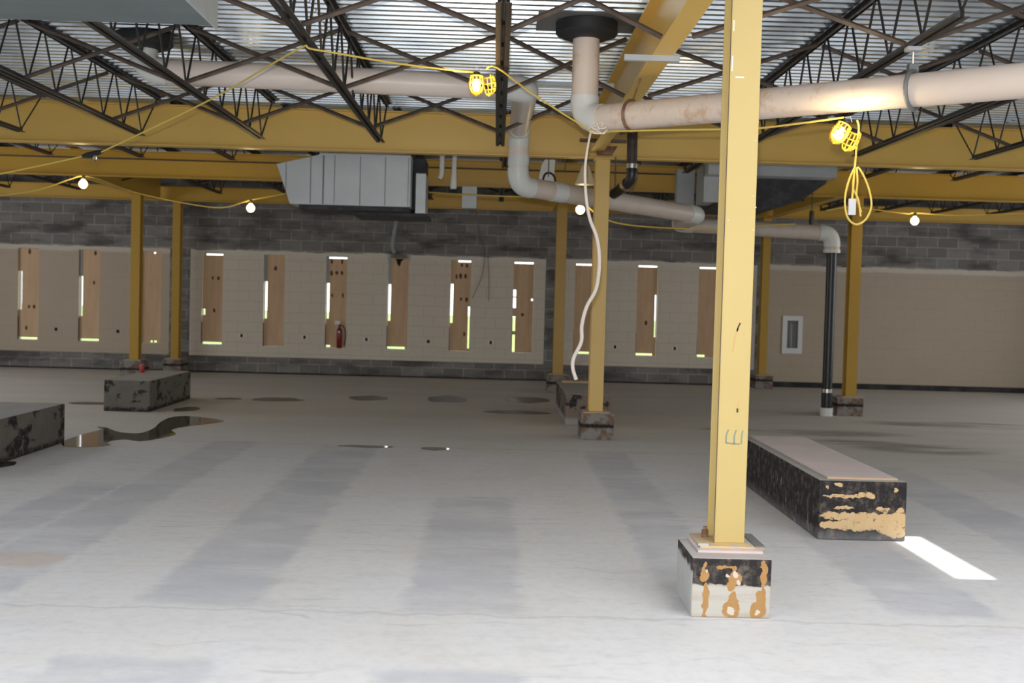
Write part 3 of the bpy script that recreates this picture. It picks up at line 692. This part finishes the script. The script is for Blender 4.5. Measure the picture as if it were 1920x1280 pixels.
# ------------------------------------------------------------------ pipes
def pipe_parts(root, pts, r, mat, emat, cr, smat=None, names=('pipe_run', 'elbow')):
    """Straight runs with separate elbows at every inner corner."""
    P = [Vector(p) for p in pts]; cur = P[0]; n = len(P)
    for i in range(1, n):
        if i < n - 1:
            d1 = (P[i] - P[i - 1]).normalized(); d2 = (P[i + 1] - P[i]).normalized()
            a = P[i] - d1 * cr; b = P[i] + d2 * cr
        else: a = P[i]
        m_ = mat[i - 1] if isinstance(mat, list) else mat
        if (a - cur).length > .02:
            k = max(2, int((a - cur).length / .3)); path = [cur.lerp(a, j / k) for j in range(k + 1)]
            MB().tube(path, r, 24).build(names[0], m_, root)
        if i < n - 1:
            arc = [((1 - t) ** 2) * a + 2 * t * (1 - t) * P[i] + t * t * b for t in [k / 8 for k in range(9)]]
            arc = [a - d1 * r * .25] + arc + [b + d2 * r * .25]
            MB().tube(arc, r * 1.06, 24).build(names[1], emat, root); cur = b
t = thing('storm_drain_pipe', (-3.148, 10.2, 3.52), 'long white pipe from the left roof drain, dropping at the centre then running right', 'pipe')
pipe_parts(t, [(-3.148, 10.2, 3.70), (-3.148, 10.2, 3.520), (.225, 10.5, 3.515), (.21, 12.98, 3.51), (.21, 12.98, 2.88), (2.60, 15.0, 2.765), (2.66, 16.9, 2.77), (4.935, 16.9, 2.70), (4.935, 16.9, 2.43)],
           .113, ['pipe', 'pipe', 'pipe', 'pipe', 'pipe_far', 'pipe_far', 'pipe_far', 'pipe_far'], 'elbow', .17)
MB().tube([(4.935, 16.9, 2.46), (4.935, 16.9, 2.41)], .125, 24).build('coupling', 'elbow', t)
MB().tube([(.6, 13.31, 2.861), (.75, 13.435, 2.854)], .117, 24).build('coupling', 'elbow', t)
MB().tube([(.215, 12.98, 3.22), (.21, 12.98, 3.10)], .120, 24).build('coupling', 'elbow', t)
t = thing('cast_iron_pipe', (4.945, 16.9, 0), 'black vertical drain pipe standing left of the right column', 'pipe')
MB().tube([(4.938, 16.9, 2.42), (4.942, 16.9, .36)], .073, 20).build('pipe_run', 'iron', t)
MB().tube([(4.942, 16.9, .40), (4.942, 16.9, .335)], .079, 20).build('clamp_band', 'chrome', t)
MB().tube([(4.943, 16.9, .345), (4.944, 16.9, .12)], .080, 20).build('lower_pipe', 'iron', t)
MB().tube([(4.944, 16.9, .12), (4.944, 16.9, 0.0)], .095, 20).build('floor_sleeve', 'elbow', t)
t = thing('storm_drain_pipe', (.676, 9.3, 3.1), 'thick stained white pipe dropping from the centre roof drain and running to the right edge', 'pipe')
pipe_parts(t, [(.672, 9.3, 3.76), (.672, 9.3, 3.06), (4.6, 5.60, 2.975)], .108, ['pipe_stained', 'pipe_stained'], 'elbow', .16)
for ch in list(t.children):
    pass
t = thing('cast_iron_vent', (1.51, 13.1, 3.1), 'black vent pipe dropping behind the stained pipe, joining the lower white pipe', 'pipe')
MB().tube([(1.505, 13.15, 3.72), (1.512, 13.15, 3.14)], .060, 18).build('pipe_run', 'iron_brown', t)
MB().tube([(1.512, 13.15, 3.18), (1.512, 13.15, 3.13)], .066, 18).build('clamp_band', 'chrome', t)
MB().tube(smooth_path([(1.512, 13.15, 3.14), (1.515, 13.15, 3.05), (1.49, 13.2, 2.98), (1.42, 13.4, 2.92), (1.36, 13.62, 2.88)]), .062, 18).build('elbow', 'iron', t)
MB().tube([(1.475, 13.25, 2.965), (1.455, 13.31, 2.948)], .069, 18).build('clamp_band', 'chrome', t)

def drain(x, y, r, label, plate):
    t = thing('roof_drain', (x, y, 3.70), label, 'drain')
    MB().lathe([(r * .42, 0), (r * .62, 0.0), (r * .93, .03), (r, .05), (r, .13), (r * .9, .135), (r * .5, .14)], (x, y, 3.70), 28).build('bowl', 'drain', t)
    if plate: MB().box(x - .40, x + .40, y - .33, y + .33, 3.838, 3.848).build('deck_plate', 'drain_plate', t)
    return t
drain(.672, 9.3, .25, 'black round roof drain body with grey square plate above the centre pipe', True)
drain(-3.148, 10.2, .25, 'black round roof drain body above the left end of the white pipe', False)

# hangers and clamps
t = thing('pipe_hanger', (1.02, 8.97, 3.16), 'ring hanger holding the stained pipe below the yellow girder', 'hanger')
ring = [(1.02 + .685 * .120 * math.cos(a), 8.972 + .728 * .120 * math.cos(a), 3.052 + .120 * math.sin(a)) for a in [k * 2 * math.pi / 20 for k in range(20)]]
MB().tube(ring, .012, 6, closed=True).build('ring', 'rust', t)
MB().tube([(1.02, 8.97, 3.16), (1.08, 8.97, 3.345)], .007, 6).build('rod', 'rust', t)
t = thing('pipe_hanger', (2.66, 7.46, 3.14), 'hanger with chain and clamp carrying the big pipe from the right joist', 'hanger')
ring = [(2.66 + .685 * .124 * math.cos(a), 7.427 + .728 * .124 * math.cos(a), 3.017 + .124 * math.sin(a)) for a in [k * 2 * math.pi / 20 for k in range(20)]]
MB().tube(ring, .014, 6, closed=True).build('ring', 'drain_plate', t)
mb = MB(); mb.box(2.63, 2.69, 7.43, 7.49, 3.14, 3.19); mb.build('clevis', 'drain_plate', t)
MB().tube([(2.66, 7.46, 3.18), (2.66, 7.46, 3.30)], .007, 6).build('rod', 'chrome', t)
mb = MB(); mb.box(2.615, 2.70, 7.42, 7.50, 3.275, 3.30); mb.build('beam_clamp', 'tag', t)
o = MB().box(.86, 1.25, 8.13, 8.17, 3.305, 3.345).build('strut_channel', 'duct', None, (1.1, 8.15, 3.305)); tag(o, 'short grey strut channel clamped across the underside of the yellow girder', 'strut')
o = MB().box(.0, 1.05, 10.78, 10.82, 3.60, 3.64).build('strut_channel', 'duct', None, (.5, 10.8, 3.6)); tag(o, 'grey strut channel behind the pipe elbow at the centre', 'strut')
o = MB().box(.92, 1.46, 13.29, 13.35, 3.44, 3.475).build('strut_channel', 'brace', None, (1.2, 13.3, 3.44)); tag(o, 'dark channel above the cap of the second column', 'strut')
o = MB().prism([(1.10, 3.40), (1.36, 3.40), (1.30, 3.30), (1.13, 3.30)], 'y', 13.32, 13.38).build('gusset_plate', 'rust', None, (1.2, 13.35, 3.3)); tag(o, 'rusty gusset plate at the top of the second column', 'plate')
for (x, y, z0, z1, lb) in ((.615, 14.4, 3.14, 3.45, 'thin hanger rod above the far pipe beside the white box'), (.82, 14.4, 3.2, 3.45, 'thin hanger rod between the white box and the lamp shade'),
                           (1.36, 13.50, 2.93, 3.30, 'thin hanger rod left of the black vent pipe'), (2.84, 16.6, 3.0, 3.50, 'left thin rod hanging near the far grey box'), (2.98, 16.6, 3.08, 3.50, 'right thin rod hanging near the far grey box'),
                           (4.62, 16.9, 2.80, 3.30, 'dark rod and clamp over the far pipe near its elbow')):
    t = thing('hanger_rod', (x, y, z0), lb, 'rod')
    MB().tube([(x, y, z0), (x, y, z1)], .007, 6).build('rod', 'brace', t)
    if x > 4: MB().tube([(x, y, z0), (x, y, z0 + .22)], .035, 8).build('clamp', 'iron', t)

# ------------------------------------------------------------------ ducts and boxes
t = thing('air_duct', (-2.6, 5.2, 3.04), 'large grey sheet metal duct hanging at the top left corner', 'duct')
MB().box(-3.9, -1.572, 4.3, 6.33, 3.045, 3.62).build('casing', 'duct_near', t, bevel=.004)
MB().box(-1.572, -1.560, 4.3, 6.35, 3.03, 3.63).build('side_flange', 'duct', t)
t = thing('air_duct', (-2.0, 15.9, 2.78), 'pale galvanised duct with vertical seams and a slanted left end, below the nearest beam', 'duct')
MB().prism([(-2.99, 3.33), (-2.42, 3.47), (-2.42, 3.50), (-1.19, 3.50), (-1.19, 2.80), (-2.80, 2.80)], 'y', 15.5, 16.55).build('casing', 'duct_light', t, bevel=.005)
for (xa, w_) in ((-2.86, .006), (-2.53, .008), (-2.36, .018), (-2.21, .006), (-1.865, .008), (-1.53, .008), (-1.22, .006)):
    z1_ = 3.47 if xa > -2.42 else 3.33 + (xa + 2.99) / .57 * .14
    MB().box(xa - w_ / 2, xa + w_ / 2, 15.488, 15.5, 2.81, z1_ - .01).build('seam', 'drain_plate', t)
MB().box(-2.70, -1.2, 15.6, 16.5, 2.745, 2.795).build('shaded_underside', 'duct_dark', t)  # shade under the casing drawn as a dark sheet
MB().box(-2.0, -.98, 15.85, 16.9, 2.70, 2.742).build('lower_tray', 'duct_dark', t)
MB().box(-1.135, -1.0, 15.75, 16.3, 2.742, 3.28).build('end_flange', 'duct_light', t)
MB().box(-1.175, -1.02, 15.9, 16.5, 2.80, 3.50).build('recess', 'duct_dark', t)
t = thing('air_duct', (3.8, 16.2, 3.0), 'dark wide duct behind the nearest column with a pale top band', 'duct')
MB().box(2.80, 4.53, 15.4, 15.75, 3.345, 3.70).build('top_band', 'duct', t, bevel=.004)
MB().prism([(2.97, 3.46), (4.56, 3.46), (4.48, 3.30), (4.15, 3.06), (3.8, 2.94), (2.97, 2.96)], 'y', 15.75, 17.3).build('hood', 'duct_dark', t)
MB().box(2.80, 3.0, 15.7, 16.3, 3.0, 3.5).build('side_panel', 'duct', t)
o = MB().box(-.50, -.30, 15.7, 15.9, 2.825, 3.12).build('damper_box', 'duct', None, (-.4, 15.8, 2.8), bevel=.004); tag(o, 'small grey metal box hanging right of the seamed duct', 'box')
t = thing('damper_box', (2.78, 17.2, 3.08), 'small pale grey box hanging left of the dark duct', 'box')
MB().box(2.65, 2.91, 17.1, 17.3, 3.06, 3.60).build('box', 'duct', t, bevel=.004)
t = thing('vent_stub', (-.775, 15.5, 3.2), 'short white pipe stub with an angled end, right of the seamed duct', 'pipe')
MB().tube([(-.77, 15.5, 3.6), (-.775, 15.5, 3.25), (-.80, 15.5, 3.19)], .034, 14).build('pipe_run', 'elbow', t)
t = thing('vent_stub', (-.61, 15.5, 3.06), 'longer short white pipe stub with a flared bell end', 'pipe')
MB().tube([(-.605, 15.5, 3.6), (-.61, 15.5, 3.24)], .033, 14).build('pipe_run', 'elbow', t)
MB().tube([(-.61, 15.5, 3.25), (-.613, 15.5, 3.08), (-.613, 15.5, 3.06)], [.037, .046, .038], 14).build('bell', 'elbow', t)
t = thing('junction_box', (.63, 14.6, 3.09), 'white boxy fitting on the far pipe with a dark bent hose', 'box')
MB().prism([(.57, 3.37), (.70, 3.37), (.69, 3.09), (.49, 3.09), (.53, 3.3)], 'y', 14.5, 14.75).build('body', 'elbow', t, bevel=.004)
MB().tube(smooth_path([(.54, 14.44, 3.06), (.57, 14.44, 3.17), (.63, 14.44, 3.195), (.69, 14.44, 3.15), (.71, 14.44, 3.05)]), .013, 8).build('hose', 'rubber', t)
t = thing('lamp_shade', (1.06, 14.2, 3.04), 'cream cone lamp shade glowing beside the top of the second column', 'shade')
mb = MB(); mb.lathe([(.125, 0), (.13, .002), (.05, .22), (.03, .25)], (1.065, 14.25, 3.04), 24); mb.build('cone', 'shade', t)
MB().tube([(1.065, 14.25, 3.28), (1.065, 14.25, 3.5)], .01, 6).build('stem', 'rubber', t)
o = MB().tube([(-11.8, 17.34, 3.545), (3.3, 17.34, 3.545)], .012, 8).build('conduit', 'brace', None, (0, 17.34, 3.53)); tag(o, 'thin dark conduit running along the middle cross beam', 'conduit')

# flexible conduit hanging at the back wall
t = thing('flexible_conduit', (-2.02, 22.6, 2.4), 'grey corrugated flexible conduit hanging above the sooty window board', 'conduit')
pp = smooth_path([(-1.98, 22.45, 3.30), (-2.0, 22.6, 3.05), (-2.04, 22.62, 2.80), (-2.06, 22.62, 2.60), (-2.02, 22.62, 2.44)], 16)
MB().tube(pp, [.040 if k % 2 else .030 for k in range(len(pp))], 12).build('hose', 'duct', t)
for pts, lb in (([(-.43, 22.62, 3.30), (-.35, 22.68, 2.84), (-.25, 22.68, 2.50), (-.29, 22.68, 2.05), (-.47, 22.68, 1.60)], 'thin dark wire sagging down the painted wall right of the eighth board'),
                ([(-.18, 22.68, 2.43), (-.15, 22.68, 2.0), (-.145, 22.68, 1.55)], 'short faint wire hanging straight down the painted wall')):
    o = MB().tube(smooth_path(pts), .006, 6).build('hanging_wire', 'brace', None, pts[-1]); tag(o, lb, 'wire')

# ------------------------------------------------------------------ wall fittings
OUT = [(-8.646, .768, 'dark'), (-7.433, .758, 'dark'), (-5.0, .739, 'w'), (-3.76, .74, 'w'), (-2.54, .73, 'w'), (-1.318, .72, 'dark'), (-.083, .732, 'w'), (2.384, .712, 'w'), (3.572, .712, 'w')]
OL = ['between the first and second boards', 'between the second board and the left column', 'right of the green-lit board', 'left of the fire extinguisher', 'right of the fire extinguisher',
      'right of the sooty board', 'left of the board beside the far centre column', 'right of the second column', 'left of the last board']
for (x, z, k), lb in zip(OUT, OL):
    t = thing('outlet_box', (x, YB - .01, z), 'small open wall box ' + lb, 'outlet', 'wall outlet boxes')
    if k == 'w':
        MB().box(x - .055, x - .025, YB - .012, YB, z - .035, z + .03).box(x + .025, x + .05, YB - .012, YB, z - .03, z + .035).build('ring', 'white', t)
    MB().box(x - .025, x + .025, YB - .009, YB - .001, z - .03, z + .03).build('socket_opening', 'soot', t)

t = thing('extinguisher_cabinet', (5.90, YB, .70), 'white framed glass fire extinguisher cabinet set in the right wall', 'cabinet')
mb = MB(); mb.plate([5.70, CX0 + .02, CX1 - .02, 6.10], [.67, CZ0 + .02, CZ1 - .01, 1.42], lambda x, z: not (CX0 < x < CX1 and CZ0 < z < CZ1), YB - .03, YB - .002); mb.build('frame', 'white', t, bevel=.004)
mb = MB(); mb.box(CX0 + .001, CX1 - .001, YB + .15, YB + .16, CZ0 + .001, CZ1 - .001); mb.box(CX0 + .001, CX0 + .006, YB, YB + .15, CZ0 + .001, CZ1 - .001); mb.box(CX1 - .006, CX1 - .001, YB, YB + .15, CZ0 + .001, CZ1 - .001)
mb.box(CX0 + .001, CX1 - .001, YB, YB + .15, CZ0 + .001, CZ0 + .006); mb.box(CX0 + .001, CX1 - .001, YB, YB + .15, CZ1 - .006, CZ1 - .001); mb.build('lining', 'tag', t)
MB().box(CX0 + .022, CX1 - .022, YB - .02, YB - .018, CZ0 + .022, CZ1 - .012).build('pane', 'glass', t)
MB().tube([(5.90, YB + .07, .80), (5.90, YB + .07, 1.27)], .02, 10).build('bracket', 'white', t)

t = thing('fire_extinguisher', (-3.06, YB + .0, WZ0), 'dark red fire extinguisher with white tag standing on a window sill', 'fire extinguisher')
c = (-3.075, YB - .01, WZ0 - .0)
MB().lathe([(.045, 0), (.052, .01), (.052, .33), (.045, .37), (.022, .40), (.02, .42)], c, 18).build('cylinder', 'red', t)
MB().lathe([(.02, 0), (.02, .05), (.012, .06)], (c[0], c[1], c[2] + .42), 12).build('valve', 'iron', t)
mb = MB(); mb.box(c[0] - .06, c[0] + .02, c[1] - .012, c[1] + .012, c[2] + .46, c[2] + .475); mb.build('handle', 'iron', t)
MB().box(c[0] - .09, c[0] + .01, c[1] - .03, c[1] - .026, c[2] + .465, c[2] + .535).build('paper_tag', 'white', t)
MB().tube(smooth_path([(c[0], c[1], c[2] + .44), (c[0] + .06, c[1], c[2] + .44), (c[0] + .11, c[1], c[2] + .36), (c[0] + .12, c[1], c[2] + .2), (c[0] + .10, c[1], c[2] + .06)]), .010, 8).build('hose', 'rubber', t)
MB().box(c[0] - .025, c[0] + .02, c[1] - .055, c[1] - .05, c[2] + .30, c[2] + .34).build('gauge_label', 'tag', t)

# ------------------------------------------------------------------ cords and lamps
cord1 = [(-5.6, 10.3, 2.33), (-4.392, 10.2, 2.579), (-3.575, 10.0, 2.737), (-3.489, 9.95, 2.742)]
cord2 = [(-3.404, 9.9, 2.761), (-2.285, 9.2, 3.13), (-1.424, 8.0, 3.275), (-1.28, 7.9, 3.262), (-.781, 8.2, 3.25), (-.279, 8.5, 3.262), (-.20, 8.53, 3.275)]
cord3 = [(-.115, 8.45, 3.275), (-.037, 8.45, 3.287), (.243, 8.8, 3.165), (.724, 9.12, 2.949), (.886, 9.02, 2.935), (1.27, 8.66, 2.903), (1.602, 8.3, 2.865), (1.808, 8.05, 2.842), (2.043, 7.8, 2.846), (2.188, 7.70, 2.858), (2.29, 7.68, 2.872)]
t = thing('extension_cord', (-1.35, 7.95, 3.27), 'long yellow work light cord strung across the ceiling with a black splice at the left', 'cord')
MB().tube(smooth_path(cord1), .0072, 8).build('cord_run', 'plastic_yellow', t)
MB().tube(smooth_path(cord2), .0072, 8).build('cord_run', 'plastic_yellow', t)
MB().tube(smooth_path(cord3), .0072, 8).build('cord_run', 'plastic_yellow', t)
MB().tube([(-3.60, 10.0, 2.735), (-3.55, 9.98, 2.74), (-3.45, 9.93, 2.757), (-3.39, 9.9, 2.768)], [.012, .026, .024, .012], 10).build('black_splice', 'rubber', t)
MB().lathe([(.005, -.03), (.018, -.02), (.02, 0), (.012, .02)], (-3.47, 9.93, 2.715), 10).build('dead_bulb', 'glass', t)

def work_lamp(loc, rot, label, lit):
    """Socket with a bulb and a clam-shell cage hanging open as two half domes. Local axis -Z points down the cage."""
    t = thing('caged_work_lamp', loc, label, 'lamp')
    L = Vector(loc); q = rot
    def W_(p): return L + q @ Vector(p)
    def half(cx, yaw, tilt):
        mb = MB(); r0 = .056; h = .145
        for k in range(7):
            a = math.pi * k / 6
            pts = []
            for j in range(9):
                s = j / 8; rr = r0 * math.sqrt(max(0, 1 - max(0, s - .45) ** 2 / .55 ** 2)) * (0.85 + .15 * min(1, s * 3)); zz = -.03 - s * h
                p = Vector((rr * math.cos(a), -rr * math.sin(a), zz))
                p.rotate(Matrix.Rotation(yaw, 3, 'Z')); p.rotate(Matrix.Rotation(tilt, 3, 'Y')); pts.append(W_(p + Vector((cx, 0, 0))))
            mb.tube(pts, .0042, 6)
        for s in (.02, .32, .62, .86):
            rr = r0 * math.sqrt(max(0, 1 - max(0, s - .45) ** 2 / .55 ** 2)) * (0.85 + .15 * min(1, s * 3)); zz = -.03 - s * h; pts = []
            for k in range(13):
                a = math.pi * k / 12; p = Vector((rr * math.cos(a), -rr * math.sin(a), zz))
                p.rotate(Matrix.Rotation(yaw, 3, 'Z')); p.rotate(Matrix.Rotation(tilt, 3, 'Y')); pts.append(W_(p + Vector((cx, 0, 0))))
            mb.tube(pts, .0046, 6)
        return mb
    half(0, 0, 0).build('cage_half', 'cage', t); half(0, math.pi, 0).build('cage_half', 'cage', t)
    half(.072, 2.1, -.14).build('open_guard', 'cage', t)
    mb = MB(); mb.lathe([(.018, 0), (.026, -.005), (.028, -.03), (.024, -.055)][::-1], (0, 0, 0), 14)
    mb.v = [tuple(W_(p)) for p in mb.v]; mb.build('socket', 'rubber', t)
    mb = MB(); mb.lathe([(.004, -.145), (.018, -.14), (.029, -.12), (.030, -.105), (.022, -.075), (.013, -.055)], (0, 0, 0), 16)
    mb.v = [tuple(W_(p)) for p in mb.v]; mb.build('bulb', 'bulb_near', t)
    MB().tube([W_((-.03, 0, .01)), W_((0, 0, .035)), W_((.03, 0, .01))], .003, 6).build('hook', 'chrome', t)
    return t
from mathutils import Quaternion, Euler
work_lamp((-.185, 8.5, 3.262), Euler((0, .0, 0)).to_quaternion(), 'lit yellow caged work lamp hanging at the centre joist', True)
work_lamp((2.31, 7.66, 2.845), Euler((0, .55, 0)).to_quaternion(), 'lit yellow caged work lamp tilted below the big pipe at the right', True)
light('POINT', 'work_lamp_light', (-.185, 8.38, 3.16), (0, 0, 0), 9.0, (1.0, 0.70, 0.32), shadow_soft_size=.03)
light('POINT', 'work_lamp_light', (2.25, 7.5, 2.76), (0, 0, 0), 9.0, (1.0, 0.78, 0.42), shadow_soft_size=.03)

t = thing('coiled_cord', (2.39, 7.68, 2.55), 'looped yellow cord end with a grey tag hanging from the right work lamp', 'cord')
drop = [(2.375, 7.66, 2.855), (2.395, 7.68, 2.80), (2.392, 7.7, 2.70), (2.383, 7.7, 2.54)]
loop = [(2.383, 7.7, 2.545), (2.345, 7.7, 2.45), (2.325, 7.7, 2.33), (2.345, 7.7, 2.215), (2.405, 7.7, 2.165), (2.47, 7.7, 2.20), (2.505, 7.7, 2.29), (2.485, 7.7, 2.40), (2.44, 7.7, 2.50), (2.40, 7.7, 2.545), (2.405, 7.7, 2.45), (2.41, 7.72, 2.35), (2.445, 7.72, 2.25)]
MB().tube(smooth_path(drop), .0072, 8).build('cord_run', 'plastic_yellow', t)
MB().tube(smooth_path(loop), .0072, 8).build('cord_loop', 'plastic_yellow', t)
MB().tube(smooth_path([(2.383, 7.705, 2.545), (2.375, 7.69, 2.43), (2.37, 7.69, 2.33)]), .0075, 8).build('tail', 'plastic_yellow', t)
MB().tube(smooth_path([(2.39, 7.71, 2.545), (2.38, 7.715, 2.42), (2.42, 7.715, 2.33), (2.44, 7.715, 2.22)]), .0072, 8).build('tail', 'plastic_yellow', t)
MB().box(2.345, 2.395, 7.675, 7.70, 2.225, 2.335).build('tag', 'tag', t, bevel=.004)

t = thing('white_cable', (.70, 9.1, 2.9), 'white wavy cable hanging from the pipe elbow in front of the second column', 'cable')
wp = [(.716, 9.12, 2.945), (.69, 9.1, 2.80), (.677, 9.1, 2.63), (.692, 9.1, 2.42), (.726, 9.1, 2.253), (.785, 9.1, 2.107), (.812, 9.1, 1.918), (.793, 9.1, 1.706), (.721, 9.1, 1.556), (.687, 9.1, 1.407), (.687, 9.1, 1.279), (.631, 9.1, 1.151), (.625, 9.1, 1.066), (.655, 9.1, .975)]
sp = smooth_path(wp); MB().tube(sp, [.008 + .007 * min(1, k / 30) for k in range(len(sp))], 8).build('cable', 'white_cable', t)
mb = MB()
for k in range(6):
    a = k * 1.05; mb.tube(smooth_path([(.70 + .02 * math.cos(a), 9.0, 2.94 + .015 * math.sin(a)), (.76 + .05 * math.cos(a), 8.97, 2.95 + .05 * math.sin(a)), (.80 + .03 * math.cos(a + 1), 8.97, 2.935 + .03 * math.sin(a + 1))]), .005, 6)
mb.build('knot', 'white_cable', t)

BULB = [((-5.745, 16.0, 3.029), 'glowing bare bulb at the far left above the first boards'), ((-3.539, 16.5, 2.80), 'glowing bare bulb just left of the seamed duct'),
        ((1.068, 15.0, 2.79), 'glowing bare bulb between the far column and the second column'), ((6.003, 16.5, 2.884), 'glowing bare bulb at the right beyond the cord loop')]
for (p, lb) in BULB:
    t = thing('light_bulb', p, lb, 'bulb', 'bare bulbs on the far light strings')
    MB().lathe([(.006, -.062), (.035, -.052), (.058, -.02), (.062, 0), (.055, .028), (.03, .055), (.02, .07)], p, 20).build('globe', 'bulb', t)  # globe oversized to take in the glare around the bulb
    MB().lathe([(.02, .068), (.024, .075), (.024, .11), (.012, .12)], p, 12).build('socket', 'rubber', t)
    light('POINT', 'bulb_light', (p[0], p[1] - .15, p[2] - .05), (0, 0, 0), 7.0, (1.0, 0.74, 0.36), shadow_soft_size=.06)
CO = [([(-6.95, 16, 2.83), (-6.374, 16.0, 2.93), (-5.9, 16.0, 3.10), (-5.745, 16, 3.14), (-5.6, 16.3, 3.12), (-5.35, 17.2, 3.02), (-4.194, 17.0, 2.83), (-3.65, 16.5, 2.88), (-3.539, 16.5, 2.915), (-3.03, 16.9, 3.08), (-2.7, 17.0, 3.2)], 'thin yellow cord carrying the two bulbs at the left'),
      ([(-.97, 16.1, 3.06), (-.6, 15.8, 3.02), (.034, 15.2, 2.955), (.451, 15.0, 2.935), (.95, 15.0, 2.90), (1.068, 15.0, 2.905), (1.571, 15.15, 2.64), (2.828, 15.3, 2.60), (3.39, 16.2, 2.71), (4.3, 16.6, 2.80)], 'thin yellow cord carrying the bulb at the centre'),
      ([(4.7, 16.45, 2.99), (5.05, 16.5, 3.06), (5.419, 16.5, 3.03), (5.9, 16.5, 2.985), (6.003, 16.5, 3.0), (6.657, 16.5, 2.985), (7.7, 16.5, 3.05), (8.4, 16.5, 3.14)], 'thin yellow cord carrying the bulb at the right')]
for pts, lb in CO:
    o = MB().tube(smooth_path(pts), .010, 6).build('light_string_cord', 'plastic_yellow', None, pts[4]); tag(o, lb, 'cord')

# ------------------------------------------------------------------ puddles
def puddle(pts, label, mat='puddle', h=.003):
    cx = sum(p[0] for p in pts) / len(pts); cy = sum(p[1] for p in pts) / len(pts)
    P = smooth_path([(a, b, 0) for a, b in pts] + [(pts[0][0], pts[0][1], 0)], 4)[:-1]
    o = MB().prism([(p.x, p.y) for p in P], 'z', 0.0004, h).build('puddle', mat, None, (cx, cy, 0)); return tag(o, label, 'puddle', 'wet patches on the floor')
puddle([(-4.42, 13.0), (-4.56, 13.25), (-4.44, 13.2), (-4.16, 12.81), (-3.92, 12.76), (-3.91, 13.24), (-4.01, 13.84), (-4.05, 14.39), (-3.93, 14.62), (-3.63, 14.49), (-3.32, 14.19), (-3.41, 13.86), (-3.62, 13.47),
        (-3.67, 13.13), (-3.52, 12.75), (-3.58, 12.35), (-3.71, 12.09), (-3.9, 12.2), (-4.0, 12.05), (-3.97, 11.85), (-3.90, 11.72), (-4.05, 11.55), (-4.30, 11.55), (-4.45, 11.95), (-4.47, 12.5)],
       'largest dark winding puddle between the two left plinths, mirroring a bright slit')
def oval(cx, cy, rx, ry, label, mat='damp', seed=0):
    r = random.Random(seed); puddle([(cx + rx * math.cos(a) * r.uniform(.85, 1.1), cy + ry * math.sin(a) * r.uniform(.8, 1.15)) for a in [k * 2 * math.pi / 12 for k in range(12)]], label, mat)
oval(-3.95, 17.15, .20, .16, 'small damp patch just right of the left plinth, first of the far row', seed=1)
oval(-3.24, 17.22, .38, .34, 'long damp oval, second of the row below the windows', seed=2)
oval(-1.93, 17.88, .31, .42, 'damp oval, third of the row below the windows', seed=3)
oval(-.73, 18.04, .34, .58, 'damp oval in the middle, fourth of the row below the windows', seed=4)
oval(.54, 18.25, .36, .50, 'damp oval nearest the middle plinth in the row below the windows', seed=5)
oval(.34, 16.2, .46, .26, 'thin damp streak left of the middle plinth', seed=6)
oval(-4.13, 15.48, .17, .32, 'small dark patch touching the right side of the left plinth', seed=7)
oval(-.60, 12.08, .17, .13, 'small dark puddle in the middle of the floor', 'puddle', seed=8)
oval(-1.33, 12.13, .30, .09, 'tiny thin puddle with a glint left of the middle puddle', 'puddle', seed=9)
oval(-4.42, 10.25, .16, .22, 'dark oval puddle at the left edge in front of the big plinth', 'puddle', seed=10)
oval(-5.5, 15.95, .42, .18, 'thin wet streak between the two left plinths near the wall side', seed=11)
for o in bpy.data.objects:
    if '_o' in o: del o['_o']
